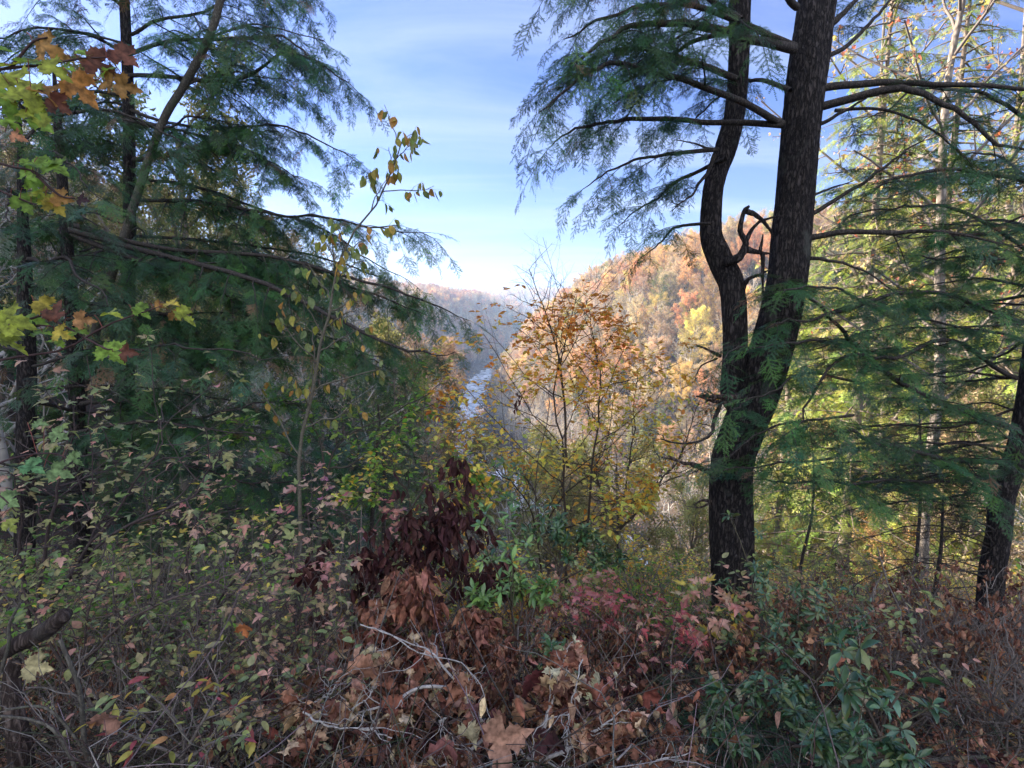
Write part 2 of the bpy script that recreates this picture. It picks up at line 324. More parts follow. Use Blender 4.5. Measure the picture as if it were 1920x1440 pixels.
def build_terrain():
    nr_, na = 380, 720
    rr = np.concatenate([[0.0], 0.35 * (7000 / 0.35) ** (np.arange(nr_) / (nr_ - 1))]); aa = np.arange(na) * 2 * math.pi / na
    x = rr[:, None] * np.sin(aa); y = rr[:, None] * np.cos(aa); z = ground_z(x, y)
    V = np.stack([x, y, z], -1).reshape(-1, 3); i = np.arange(nr_)[:, None] * na; j = np.arange(na)[None]; j2 = (j + 1) % na
    A, B, D, E = i + j, i + j2, i + na + j, i + na + j2
    F = np.stack([np.stack([A, E, B], -1), np.stack([A, D, E], -1)], -2).reshape(-1, 3)
    g = Geo(); g.add(V, F); o = g.build('forest_floor', M['ground'], smooth=True); tag(o, kind='structure')
    # river: a ribbon
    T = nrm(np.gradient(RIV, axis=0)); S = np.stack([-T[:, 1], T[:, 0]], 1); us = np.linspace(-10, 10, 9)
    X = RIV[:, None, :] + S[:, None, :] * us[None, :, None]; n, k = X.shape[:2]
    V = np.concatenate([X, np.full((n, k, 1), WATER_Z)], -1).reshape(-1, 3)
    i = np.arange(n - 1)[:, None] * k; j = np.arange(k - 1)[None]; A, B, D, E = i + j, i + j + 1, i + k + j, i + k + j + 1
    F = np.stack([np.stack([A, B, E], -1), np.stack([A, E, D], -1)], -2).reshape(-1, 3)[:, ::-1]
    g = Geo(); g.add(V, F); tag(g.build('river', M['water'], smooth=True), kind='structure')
    # rock shelf along the left bank and scattered stones
    rng = np.random.default_rng(3); g = Geo()
    th = np.arange(9) * 2 * math.pi / 9
    for _ in range(1500):
        k = rng.integers(30, 95); u = rng.uniform(4, 13) if rng.random() < .85 else rng.uniform(-10, -5)
        c = RIV[k] + (RIV[k + 1] - RIV[k]) * rng.random() + S[k] * u
        s = rng.uniform(.4, 2.4) * (0.6 if u < 5 else 1); h = s * rng.uniform(.15, .4)
        rad = s * (1 + rng.normal(0, .18, 9)); base = max(WATER_Z - .2, float(ground_z(c[0], c[1])) - .3)
        v0 = np.stack([c[0] + rad * np.cos(th), c[1] + rad * np.sin(th), np.full(9, base)], 1)
        v1 = np.stack([c[0] + rad * .75 * np.cos(th), c[1] + rad * .75 * np.sin(th), base + h + .3 + rng.normal(0, .06, 9)], 1)
        V = np.vstack([v0, v1, [[c[0], c[1], base + h + .35]]]); F = []
        for q in range(9):
            q2 = (q + 1) % 9; F += [[q, q2, 9 + q2], [q, 9 + q2, 9 + q], [9 + q, 9 + q2, 18]]
        g.add(V, F)
    tag(g.build('river_rocks', M['rock']), 'flat brown rocks and gravel shelves along the river far below', 'rocks', kind='stuff')
build_terrain()

# ------------------------------------------------------------------ foliage templates (unit size)
from mathutils.geometry import delaunay_2d_cdt
def leaf_tpl(out, fold=0.25, droop=0.2, petiole=0.25, rng=None, curl=0.0, grid=.2):
    """outline of half a leaf (x along the midrib 0..1, y half width) -> triangulated, folded, bent and curled blade with a petiole"""
    out = np.array(out, float); ring = np.vstack([out, (out[::-1] * [1, -1])[1:-1]]); n = len(ring)
    inner = [(x, 0.0) for x in np.arange(.12, .95, .2)] + [(x, sy * y) for x in np.arange(.1, .9, grid) for y in np.arange(grid * .7, .6, grid) for sy in (1, -1)]
    def inside(p):
        c = False; j = n - 1
        for i in range(n):
            if (ring[i, 1] > p[1]) != (ring[j, 1] > p[1]) and p[0] < (ring[j, 0] - ring[i, 0]) * (p[1] - ring[i, 1]) / (ring[j, 1] - ring[i, 1]) + ring[i, 0]: c = not c
            j = i
        return c
    inner = [p for p in inner if inside(p) and np.min(np.hypot(*(ring - p).T)) > .05]
    pts = [Vector(p) for p in ring.tolist() + inner]
    r = delaunay_2d_cdt(pts, [(i, (i + 1) % n) for i in range(n)], [], 1, 1e-5)
    V2 = np.array([[v.x, v.y] for v in r[0]]); F = [list(f) for f in r[2]]
    z = np.abs(V2[:, 1]) * fold - droop * V2[:, 0] ** 2
    if rng is not None and curl: z = z + curl * np.sin(V2[:, 0] * 6 + rng.uniform(0, 6)) * (0.3 + np.abs(V2[:, 1]) * 1.5) + curl * .8 * np.sin(V2[:, 1] * 9 + rng.uniform(0, 6)) * np.abs(V2[:, 1]) + rng.normal(0, curl * .15, len(V2))
    V = np.column_stack([V2[:, 0] + petiole, V2[:, 1], z]); k = len(V)
    V = np.vstack([V, [[0, .012, 0.02], [0, -.012, 0.02], [petiole + .03, 0, 0]]]); F.append([k, k + 1, k + 2])
    col = np.ones((len(V), 3)); col[:k] *= (1.10 - .5 * np.clip(np.abs(V[:k, 1:2]), 0, .4)); col[k:] = (.7, .5, .5)
    return V, np.array(F), col
_rt = np.random.default_rng(77)
OV = [(0, 0), (.08, .14), (.25, .27), (.45, .31), (.65, .25), (.85, .11), (1, 0)]
LAU = [(0, 0), (.1, .05), (.3, .12), (.55, .175), (.75, .15), (.92, .06), (1, 0)]
LAN = [(0, 0), (.12, .12), (.35, .19), (.6, .17), (.82, .08), (1, 0)]
MAP = [(0.03, 0), (-.06, .07), (-.10, .20), (-.01, .20), (.0, .29), (.05, .30), (.0, .42), (.12, .38), (.17, .46), (.25, .44), (.34, .64), (.37, .52), (.45, .56), (.44, .46), (.56, .46), (.46, .34), (.47, .25), (.41, .13), (.55, .19), (.60, .29), (.65, .21), (.76, .24), (.76, .13), (.88, .10), (1, 0)]
MAP3 = [(0.0, 0), (-.05, .10), (-.02, .20), (.08, .24), (.14, .34), (.20, .33), (.30, .44), (.48, .52), (.45, .38), (.41, .24), (.38, .13), (.52, .20), (.60, .17), (.68, .20), (.74, .12), (.84, .11), (1, 0)]
SYC = [(0.03, 0), (-.08, .10), (-.06, .25), (.03, .26), (-.02, .46), (.10, .44), (.20, .52), (.26, .50), (.36, .70), (.40, .55), (.48, .50), (.42, .34), (.40, .20), (.54, .26), (.62, .36), (.66, .24), (.80, .24), (.80, .12), (1, 0)]
OAK = [(0, 0), (.06, .06), (.16, .10), (.20, .24), (.30, .30), (.33, .22), (.34, .09), (.46, .10), (.52, .30), (.66, .36), (.64, .24), (.62, .10), (.76, .10), (.84, .20), (.90, .12), (.92, .05), (1, 0)]
TP = {}
for nm, o, fo, dr, pe, cu in (('ovate', OV, .3, .15, .12, .02), ('laurel', LAU, .35, .22, .08, .015), ('lance', LAN, .3, .25, .1, .03), ('maple', MAP, .20, .22, .45, .11),
                              ('redmaple', MAP3, .22, .2, .4, .07), ('syc', SYC, .55, .3, .4, .24), ('oak', OAK, .45, .2, .1, .18), ('wither', LAN, 1.0, .1, .15, .14), ('drylance', LAN, .9, .3, .1, .12)):
    TP[nm] = [leaf_tpl(o, fo * _rt.uniform(.35, 1.8), dr * _rt.uniform(-.2, 2.3), pe, _rt, cu) for _ in range(5)]

def frond_tpl(rng, nl, nw, sp, droop=0.25, ntw=9, sub=True):
    """a flat hemlock frond: axis + alternate side twigs, every twig with two ranks of needles"""
    V, F, cc = [], [], []; nv = 0
    tw = [(np.array([0., 0, 0]), np.array([1., 0, 0]), 1.0, 0.0)]
    for s in (1, -1):
        for i in range(ntw):
            if rng.random() < .14: continue
            t = 0.08 + 0.84 * (i + (0.5 if s > 0 else 0)) / ntw + rng.normal(0, .012); a = math.radians(rng.normal(52, 7))
            ln = (0.42 * (1 - t) ** 0.75 + 0.06) * rng.uniform(.65, 1.2); tw.append((np.array([t, 0, 0]), np.array([math.cos(a), s * math.sin(a), rng.normal(-.10, .10)]), ln, t))
            if sub and ln > .22:
                for q in (.4, .65):
                    if rng.random() < .75:
                        b = a + s * s * rng.choice([-1, 1]) * math.radians(40); b0 = np.array([t, 0, 0]) + np.array([math.cos(a), s * math.sin(a), -.08]) * ln * q
                        tw.append((b0, np.array([math.cos(b), s * math.sin(b), rng.normal(-.1, .1)]), ln * .4, t))
    for p0, d, ln, t in tw:
        k = max(3, int(ln / sp)); d = d / np.linalg.norm(d)
        u = (np.arange(k) + .5) / k * ln; base = p0 + u[:, None] * d; base[:, 2] -= droop * .35 * (u ** 2)
        lat = np.array([-d[1], d[0], 0.]); lat /= np.linalg.norm(lat)
        for s in (1, -1):
            L = nl * rng.uniform(.7, 1.15, k) * (1 - .5 * (u / ln) ** 3)
            dirn = lat * s * .9 + d * .5; dirn = dirn / np.linalg.norm(dirn); tip = base + dirn * L[:, None]; tip[:, 2] += rng.normal(0, nl * .18, k)
            a = base - d * nw * .5; b = base + d * nw * .5; V.append(np.stack([a, b, tip], 1).reshape(-1, 3)); F.append(np.arange(3 * k).reshape(-1, 3) + nv); nv += 3 * k
            sh = rng.uniform(.75, 1.2, (k, 1)) * np.ones((1, 3)); sh = sh * (1 + .25 * (u / ln)[:, None] * np.array([[1.0, 1.2, .6]])); cc.append(np.repeat(sh, 3, 0))
        w = .0045 * (1.6 if ln == 1.0 else 1); e = p0 + d * ln; e = e + np.array([0, 0, -droop * .35 * ln * ln])
        V.append(np.array([p0 + lat * w, p0 - lat * w, e])); F.append(np.array([[0, 1, 2]]) + nv); nv += 3; cc.append(np.tile([[1.3, .75, .8]], (3, 1)))
    V = np.concatenate(V); V[:, 2] -= droop * V[:, 0] ** 2; V[:, 1] += rng.normal(0, .16) * V[:, 0] ** 2
    return V, np.concatenate(F), np.concatenate(cc)
FR = [frond_tpl(_rt, .050, .018, .027, droop=d, ntw=k) for d, k in ((.1, 9), (.25, 7), (.4, 8), (.2, 10), (.3, 7), (.5, 8), (.15, 6))]
FRM = [frond_tpl(_rt, .07, .036, .05, droop=d, ntw=8, sub=False) for d in (.15, .3, .45)]
FRL = [frond_tpl(_rt, .11, .06, .10, droop=d, ntw=6, sub=False) for d in (.15, .3, .45)]
GREEN = [(.035, .098, .034), (.048, .125, .036), (.028, .076, .036), (.068, .145, .036), (.04, .10, .042)]
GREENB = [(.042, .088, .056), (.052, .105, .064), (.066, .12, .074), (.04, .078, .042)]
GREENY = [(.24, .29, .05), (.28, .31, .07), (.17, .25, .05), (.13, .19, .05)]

def put_fronds(g, rng, base, dirs, nrmv, size, pal, tpls):
    n = len(base); k = rng.integers(0, len(tpls), n); col = pick(rng, pal, n, .24); dead = rng.random(n) < .03; col[dead] = [.20, .12, .07]
    for q in range(len(tpls)):
        m = k == q
        if m.any(): inst(g, tpls[q], dirs[m], nrmv[m], base[m], size[m], col[m])
def hemlock_branch(gw, gf, rng, pts, r0, pal=GREEN, tpls=FR, fl=.42, gap=.10, sub=1.0, start=.15, droop=.35, spread=1.0, dens=1.0, side_ref=None, tipw=.35, subgap=None, nsub=None):
    """limb polyline + second-order branchlets + fronds"""
    pl = crom(pts, 26); seg = np.linalg.norm(np.diff(pl, axis=0), axis=1); L = seg.sum(); cum = np.concatenate([[0], np.cumsum(seg)])
    pl = pl + np.cumsum(rng.normal(0, .0065 * L, (26, 3)), 0) * np.linspace(0, 1, 26)[:, None] + np.sin(np.linspace(0, rng.uniform(9, 16), 26) + rng.uniform(0, 6))[:, None] * rng.normal(0, .006 * L, 3)
    rad = r0 * (1 - np.linspace(0, 1, 26)) ** .7 + .0025
    V, F = tubes(pl[None], rad[None], 7); gw.add(V, F)
    up = np.array([0, 0, 1.0]); B, D, N_, S = [], [], [], []; sp, sr = [], []
    subgap = subgap or .22; n = max(2, int(L * (1 - start) / subgap)) if nsub is None else nsub
    for i in range(n):
        t = start + (1 - start) * (i + rng.uniform(.2, .8)) / n; s = 1 if i % 2 else -1; u = t * L; k = min(24, np.searchsorted(cum, u) - 1); k = max(k, 0)
        p = pl[k] + (pl[k + 1] - pl[k]) * (u - cum[k]) / max(seg[k], 1e-6); tg = nrm(pl[k + 1] - pl[k]); side = nrm(np.cross(tg, up))
        if side_ref is not None: side = nrm(side * .5 + np.cross(tg, side_ref) * .5)
        ln = sub * (1.15 - .85 * t) * rng.uniform(.55, 1.15); a = math.radians(rng.normal(54, 9))
        d = tg * math.cos(a) + side * s * math.sin(a) * spread + up * rng.normal(-.05, .16)
        q = np.linspace(0, 1, 6)[:, None]; c = p + d * ln * q - up * droop * ln * q ** 2 * rng.uniform(.3, 1.4) + np.cumsum(rng.normal(0, .012, (6, 3)), 0) * ln
        sp.append(c); sr.append(np.linspace(max(.003, .016 * ln / 1.0 * min(1, r0 / .03)), .0015, 6))
        m = max(2, int(ln / gap * dens))
        tt = (np.arange(m) + rng.uniform(.1, .9, m)) / m * .95 + .05
        idx = np.clip((tt * 5).astype(int), 0, 4); fr = (tt * 5 - idx)[:, None]; bp = c[idx] * (1 - fr) + c[idx + 1] * fr; bt = nrm(c[idx + 1] - c[idx]); sd = nrm(np.cross(bt, up))
        ss = np.where(np.arange(m) % 2, 1., -1.)[:, None]; aa = np.radians(rng.normal(48, 12, m))[:, None]
        dd = bt * np.cos(aa) + sd * ss * np.sin(aa) - up * droop * rng.uniform(0, 1, (m, 1)); nn = up + rng.normal(0, .28, (m, 3))
        sz = fl * (1 - .45 * tt) * rng.uniform(.6, 1.15, m) * min(1, .45 + ln)
        B.append(bp); D.append(dd); N_.append(nn); S.append(sz); B.append(c[-1:]); D.append(bt[-1:] - up * .2); N_.append(up + rng.normal(0, .2, (1, 3))); S.append(np.array([fl * .8]))
    B.append(pl[-1:]); D.append(nrm(pl[-1:] - pl[-3:-2])); N_.append(up[None]); S.append(np.array([fl]))
    wood(gw, sp, sr, 3)
    put_fronds(gf, rng, np.concatenate(B), np.concatenate(D), np.concatenate(N_), np.concatenate(S), pal, tpls)

# ------------------------------------------------------------------ generic branching plant
def grow(rng, P0, d, L, r, lev, maxlev, out, kids=(6, 6, 5), ang=45, up=.12, wig=.08, lenf=.55, tk=.25, K=7, droop=0.0):
    q = np.linspace(0, 1, K)[:, None]; d = d / np.linalg.norm(d)
    w = np.cumsum(rng.normal(0, wig * L / K ** .5, (K, 3)), 0); w[0] = 0
    c = P0 + d * L * q + w + np.array([0, 0, 1.]) * (up - droop) * L * q ** 1.6
    out.setdefault(lev, []).append((c, r))
    if lev >= maxlev: return
    n = kids[min(lev, len(kids) - 1)]; n = max(1, int(round(n * rng.uniform(.8, 1.2)))); ph = rng.uniform(0, 6.28)
    for i in range(n):
        t = tk + (1 - tk) * (i + rng.uniform(.1, .9)) / n; k = min(K - 2, int(t * (K - 1))); f = t * (K - 1) - k; p = c[k] * (1 - f) + c[k + 1] * f; tg = c[k + 1] - c[k]; tg = tg / np.linalg.norm(tg)
        ph += 2.4 + rng.normal(0, .3); a0 = np.cross(tg, [0.31, .2, .9]); a0 /= np.linalg.norm(a0) + 1e-9; b0 = np.cross(tg, a0); a = math.radians(rng.normal(ang, 9))
        dd = tg * math.cos(a) + (a0 * math.cos(ph) + b0 * math.sin(ph)) * math.sin(a)
        grow(rng, p, dd, L * lenf * (1.15 - .65 * t) * rng.uniform(.7, 1.2), r * .55 * (1.1 - .5 * t), lev + 1, maxlev, out, kids, ang, up, wig, lenf, .2, K, droop)
def out_wood(g, out, K=7, sides=(8, 5, 3, 3), col=(1, 1, 1), skip0=False):
    for lev, lst in out.items():
        if skip0 and lev == 0: continue
        PL = np.array([c for c, r in lst]); R = np.array([np.linspace(r, r * (.45 if lev < max(out) else .3), PL.shape[1]) for c, r in lst]); wood(g, PL, R, sides[min(lev, len(sides) - 1)], col)
def leaves_on(g, rng, polys, n_per, tpls, size, pal, mode='flat', start=.15, jit=.3, droop=.2, coljit=.12, colfn=None):
    """n_per leaves along each polyline"""
    PL = np.asarray(polys); N, K, _ = PL.shape; n = int(n_per) if n_per >= 1 else 1
    t = rng.uniform(start, 1.0, (N, n)); keep = rng.random((N, n)) < (n_per / n); t[:, 0] = np.where(rng.random(N) < .5, 1.0, t[:, 0])
    k = np.clip((t * (K - 1)).astype(int), 0, K - 2); f = (t * (K - 1) - k)[..., None]; ii = np.arange(N)[:, None]
    p = (PL[ii, k] * (1 - f) + PL[ii, k + 1] * f)[keep]; tg = nrm(PL[ii, k + 1] - PL[ii, k])[keep]; m = len(p)
    if not m: return
    up = np.array([0, 0, 1.]); sd = nrm(np.cross(tg, up + rng.normal(0, .2, (m, 3)))) * rng.choice([-1., 1.], (m, 1))
    if mode == 'flat': X = tg * .6 + sd * .8 - up * droop + rng.normal(0, jit * .5, (m, 3)); Nn = up + rng.normal(0, jit, (m, 3))
    elif mode == 'hang': X = -up * 1.0 + tg * .25 + rng.normal(0, .25, (m, 3)); Nn = rng.normal(0, 1, (m, 3))
    elif mode == 'up': X = tg * .6 + up * .3 + sd * .6 + rng.normal(0, jit, (m, 3)); Nn = up * .8 + rng.normal(0, .4, (m, 3))
    else: X = tg * .4 + sd * .6 - up * droop + rng.normal(0, jit, (m, 3)); Nn = rng.normal(0, 1, (m, 3)) + up * .4
    col = pick(rng, pal, m, coljit) if colfn is None else colfn(rng, p)
    S = size * rng.uniform(.42, 1.2, m); q = rng.integers(0, len(tpls), m)
    for a in range(len(tpls)):
        w = q == a
        if w.any(): inst(g, tpls[a], X[w], Nn[w], p[w], S[w], col[w])

# ------------------------------------------------------------------ the forest on the valley sides
QUAD = (np.array([[0, -.32, 0], [.5, -.5, .1], [1, .05, -.05], [.45, .5, .12]], float), np.array([[0, 1, 2], [0, 2, 3]]))
CLUMP = []
for _ in range(4):      # a spray of small leaves
    V, F = [], []
    for q in range(7):
        c = _rt.normal(0, .38, 3); a = nrm(_rt.normal(0, 1, 3)); b = nrm(np.cross(a, _rt.normal(0, 1, 3))); s = _rt.uniform(.16, .34)
        V += [c - a * s, c + b * s * .7, c + a * s]; F.append([3 * q, 3 * q + 1, 3 * q + 2])
    CLUMP.append((np.array(V), np.array(F)))
PALS = {'orange': [(.52, .29, .14), (.58, .35, .17), (.46, .24, .12), (.54, .34, .18)], 'rust': [(.40, .22, .15), (.45, .26, .18), (.33, .19, .13)],
        'tan': [(.48, .36, .25), (.54, .42, .29), (.42, .31, .21)], 'yellow': [(.56, .42, .14), (.50, .38, .12), (.58, .47, .20)],
        'olive': [(.28, .27, .11), (.34, .32, .13), (.22, .23, .10)], 'pink': [(.46, .26, .23), (.50, .30, .25), (.38, .21, .19)]}
def decid_meshes(rng, kind, h, nleaf, bare=False):
    out = {}; grow(rng, np.zeros(3), np.array([rng.normal(0, .06), rng.normal(0, .06), 1.]), h * .92, h * .013, 0, 3, out, (15, 7, 5), 46, .10, .05, .42, .32 if not bare else .25)
    g = Geo(); tone = (.50, .47, .44) if bare else (.26, .22, .19); out_wood(g, out, 7, (7, 4, 3, 3), tone)
    tw = g.mesh(kind + '_wood', M['far_twig'])
    polys = np.array([c for c, r in out[3]] + [c for c, r in out[2]]); n = nleaf
    g = Geo(); i = rng.integers(0, len(polys), n); k = rng.integers(2, 7, n); p = polys[i, k] + rng.normal(0, .012 * h, (n, 3))
    pal = PALS[kind]; cl = pick(rng, pal, n, .16); q = rng.integers(0, 4, n); S = h * .028 * rng.uniform(.5, 1.3, n)
    for a in range(4):
        m = q == a; inst(g, CLUMP[a], rng.normal(0, 1, (m.sum(), 3)), rng.normal(0, 1, (m.sum(), 3)), p[m], S[m], cl[m])
    return tw, g.mesh(kind + '_crown', M['far_leaf'])
def conifer_meshes(rng, h, pal, tpls=FRL, nb=70, fl=1.1, shape=.27, matn='far_needle'):
    gw, gf = Geo(), Geo(); pl, r = trunk_tube(gw, [(0, 0, -.5), (rng.normal(0, .05), rng.normal(0, .05), h * .5), (0, 0, h)], [h * .010, h * .006, .015], rng, 16, 7, .04, True, (.26, .21, .18))
    B, D, N_, S = [], [], [], []; tw = []
    for i in range(nb):
        t = .10 + .90 * (i + rng.random()) / nb; z = h * t; L = h * shape * (1 - t) ** .8 * rng.uniform(.6, 1.15) + .25; a = i * 2.4 + rng.normal(0, .3)
        d = np.array([math.cos(a), math.sin(a), rng.normal(.02, .1)]); c = np.array([0, 0, z]) + d * L * np.linspace(0, 1, 6)[:, None] - np.array([0, 0, 1]) * .22 * L * np.linspace(0, 1, 6)[:, None] ** 2; tw.append(c)
        m = max(3, int(L / (fl * .30))); tt = (np.arange(m) + rng.uniform(0, 1, m)) / m * .85 + .15; k = np.clip((tt * 5).astype(int), 0, 4); f = (tt * 5 - k)[:, None]
        B.append(c[k] * (1 - f) + c[k + 1] * f); bt = nrm(c[k + 1] - c[k]); sd = nrm(np.cross(bt, [0, 0, 1.])) * np.where(np.arange(m) % 2, 1, -1)[:, None]
        D.append(bt * .6 + sd * .7 + np.array([0, 0, -.25]) + rng.normal(0, .12, (m, 3))); N_.append(np.array([0, 0, 1.]) + rng.normal(0, .3, (m, 3))); S.append(fl * rng.uniform(.6, 1.1, m) * (1 - .35 * tt) * min(1, .5 + L / 3))
        B.append(c[-1:]); D.append(bt[-1:]); N_.append(np.array([[0, 0, 1.]])); S.append(np.array([fl * .7]))
    wood(gw, tw, [np.linspace(.022, .004, 6) * h / 14] * len(tw), 3, (.20, .16, .14))
    put_fronds(gf, rng, np.concatenate(B), np.concatenate(D), np.concatenate(N_), np.concatenate(S), pal, tpls)
    return gw.mesh('conifer_wood', M['far_twig']), gf.mesh('conifer_crown', M[matn])
rngF = np.random.default_rng(11); PROTO = []
for kd, cnt in (('orange', 3), ('rust', 2), ('tan', 3), ('yellow', 2), ('olive', 2), ('pink', 1)):
    for q in range(cnt): PROTO.append((kd,) + decid_meshes(rngF, kd, 15, int(rngF.uniform(2000, 3600))))
for q in range(3): PROTO.append(('bare',) + decid_meshes(rngF, 'tan', 15, 260, True))
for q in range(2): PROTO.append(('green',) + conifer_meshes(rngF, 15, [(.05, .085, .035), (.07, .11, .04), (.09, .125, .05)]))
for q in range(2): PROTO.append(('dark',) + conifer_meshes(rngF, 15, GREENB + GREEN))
KI = {}
for i, p_ in enumerate(PROTO): KI.setdefault(p_[0], []).append(i)
FLAB = {'orange': ('autumn_tree', 'orange autumn tree with a full crown in the forest on the valley side', 'orange autumn trees on the valley sides'),
        'rust': ('autumn_tree', 'rust brown autumn tree in the forest on the valley side', 'rust brown trees on the valley sides'),
        'tan': ('autumn_tree', 'pale tan half bare tree in the forest on the valley side', 'tan trees on the valley sides'),
        'yellow': ('autumn_tree', 'golden yellow autumn tree in the forest on the valley side', 'golden yellow trees on the valley sides'),
        'olive': ('autumn_tree', 'olive green leafy tree in the forest on the valley side', 'olive green trees on the valley sides'),
        'pink': ('autumn_tree', 'reddish pink autumn tree in the forest on the valley side', 'reddish pink trees on the valley sides'),
        'bare': ('bare_tree', 'leafless grey tree of fine twigs in the forest on the valley side', 'leafless trees on the valley sides'),
        'green': ('evergreen_tree', 'sunlit green evergreen tree in the forest on the valley side', 'sunlit evergreens on the valley sides'),
        'dark': ('evergreen_tree', 'dark blue green evergreen tree in the forest on the valley side', 'dark evergreens on the valley sides')}
def forest():
    rng = np.random.default_rng(21); sp = 4.3
    gx, gy = np.meshgrid(np.arange(-260, 300, sp), np.arange(-60, 640, sp)); n = gx.size
    x = gx.ravel() + rng.uniform(-2, 2, n); y = gy.ravel() + rng.uniform(-2, 2, n)
    # farther rows, wider apart
    gx, gy = np.meshgrid(np.arange(-700, 700, 7.0), np.arange(640, 2100, 7.5)); m = gx.size; x = np.concatenate([x, gx.ravel() + rng.uniform(-3, 3, m)]); y = np.concatenate([y, gy.ravel() + rng.uniform(-3, 3, m)])
    ex = x / np.maximum(y, 1)
    ok = ((y < 640) & (np.abs(ex) < 1.25) & (y > 5)) | ((y >= 640) & (ex > -.42) & (ex < .38)) | ((x < -45) & (x > -190) & (y <= 90) & (y > -60))
    x, y = x[ok], y[ok]; d = river_d(x, y); z = ground_z(x, y); n = len(x)
    h = rng.uniform(9, 16.5, n) * np.where(np.abs(d) < 30, .75, 1) * np.where(rng.random(n) < .12, .6, 1); r = np.hypot(x, y)
    px, pt = proj(np.stack([x, y, z + h * .97], 1)); _, pb = proj(np.stack([x, y, z], 1))
    ok = (np.abs(d) > 12.5) & (r > 15); own = (d < 0) & (r < 190)
    # keep the view down to the river open: the crowns below the lookout stay under the sight line
    lim = np.interp(px, [-400, 250, 520, 700, 800, 840, 870, 980, 1060, 1400, 2300], [150, 300, 500, 600, 720, 825, 845, 850, 870, 870, 790])
    tall = own & (pt < lim); f = np.where(tall, 0.0, 1.0)
    need = np.where(tall, (pb - lim) / np.maximum(pb - pt, 1e-3), 1.0); ok &= ~(tall & (need < .2)); h = np.where(tall, h * np.clip(need, .2, 1) * .97, h)
    ok &= ~((r < 34) & (np.abs(x) < 14) & (y < 26) & (px > 780))
    band = (d > 0) & (d < 26); ok &= ~((px > 845) & (px < 925) & (y < 400) & (np.abs(d) < 16))
    x, y, z, h, d, r, px, own = [a[ok] for a in (x, y, z, h, d, r, px, own)]; n = len(x)
    # species: clumpy through low frequency noise
    nn = fbm(x * 3 + 900, y * 3 - 400); nn = (nn - nn.mean()) / nn.std(); n2 = fbm(x * 7 - 300, y * 7 + 100); n2 = (n2 - n2.mean()) / n2.std(); u = nn * .6 + n2 * .5 + rng.normal(0, .75, n)
    right = d > 0; kinds = np.empty(n, object)
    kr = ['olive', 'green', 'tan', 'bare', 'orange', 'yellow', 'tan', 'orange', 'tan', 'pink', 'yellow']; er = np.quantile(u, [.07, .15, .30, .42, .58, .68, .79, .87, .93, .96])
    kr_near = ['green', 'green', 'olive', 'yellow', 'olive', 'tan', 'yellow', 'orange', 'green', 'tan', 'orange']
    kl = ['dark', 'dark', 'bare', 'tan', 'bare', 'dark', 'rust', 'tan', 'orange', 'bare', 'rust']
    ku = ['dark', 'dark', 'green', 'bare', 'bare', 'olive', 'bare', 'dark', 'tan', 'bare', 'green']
    bi = np.searchsorted(er, u)
    nose = right & (y > 230) & (y < 520) & (d < 60)
    for i in range(n):
        if right[i]: kinds[i] = (kr_near if (x[i] / y[i] > .42 and y[i] < 150 and rng.random() < .75) else kr)[bi[i]]
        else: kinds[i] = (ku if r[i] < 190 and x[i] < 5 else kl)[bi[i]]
        if nose[i] and kinds[i] in ('bare', 'pink', 'rust', 'green') and rng.random() < .7: kinds[i] = ('orange', 'yellow', 'tan')[rng.integers(0, 3)]
        if right[i] and d[i] < 22 and y[i] < 230: kinds[i] = 'bare' if rng.random() < .8 else 'rust'
        if not right[i] and r[i] < 190 and x[i] >= 5: kinds[i] = ('tan', 'yellow', 'olive', 'orange', 'bare', 'rust')[rng.integers(0, 6)]
    pi = np.array([KI[k][rng.integers(0, len(KI[k]))] for k in kinds]); s = h / 15; rz = rng.uniform(0, 6.28, n)
    # the largest in view become things of their own
    vis = (px > -60) & (px < 1980) & (y > 10); score = np.where(vis, h / r, 0)
    # what stands behind the dense left foreground shows little: prefer the open part of the view
    score = score * np.where(px < 760, .45, 1); order = np.argsort(-score); solo = order[:290]; rest = np.setdiff1d(np.arange(n), solo)
    print('forest trees', n, 'solo', len(solo))
    cnt = {}
    for i in solo:
        nm, lab, grp = FLAB[kinds[i]]; wh = ('slope falling away below the lookout' if own[i] else 'sunlit slope across the river' if d[i] > 0 else 'shaded left side of the valley'); lab = lab.replace('in the forest on the valley side', 'on the ' + wh); grp = grp.replace('valley sides', wh); o = thing(nm, lab, 'tree', (x[i], y[i], z[i] - .15), grp); o.rotation_euler = (0, 0, rz[i]); o.scale = (s[i],) * 3
        for part, me in (('trunk', PROTO[pi[i]][1]), ('crown', PROTO[pi[i]][2])):
            c = bpy.data.objects.new(part, me); C.objects.link(c); c.parent = o
    me = bpy.data.meshes.new('far_forest'); me.vertices.add(len(rest)); me.vertices.foreach_set('co', np.stack([x, y, z - .15], 1)[rest].astype(np.float32).ravel())
    for nm, ty, v in (('idx', 'INT', pi[rest].astype(np.int32)), ('rz', 'FLOAT', rz[rest].astype(np.float32)), ('sc', 'FLOAT', s[rest].astype(np.float32))):
        a = me.attributes.new(nm, ty, 'POINT'); a.data.foreach_set('value', v)
    ob = bpy.data.objects.new('far_forest', me); C.objects.link(ob); tag(ob, 'autumn forest covering the valley sides and the far ridge', 'forest', kind='stuff')
    coll = bpy.data.collections.new('forest_kinds')
    for i, p_ in enumerate(PROTO):
        sub = bpy.data.collections.new('kind_%02d' % i); coll.children.link(sub)
        for me2 in p_[1:]:
            o = bpy.data.objects.new('tree_shape', me2); sub.objects.link(o)
    ng = bpy.data.node_groups.new('forest_scatter', 'GeometryNodeTree')
    ng.interface.new_socket('Geometry', in_out='INPUT', socket_type='NodeSocketGeometry'); ng.interface.new_socket('Geometry', in_out='OUTPUT', socket_type='NodeSocketGeometry')
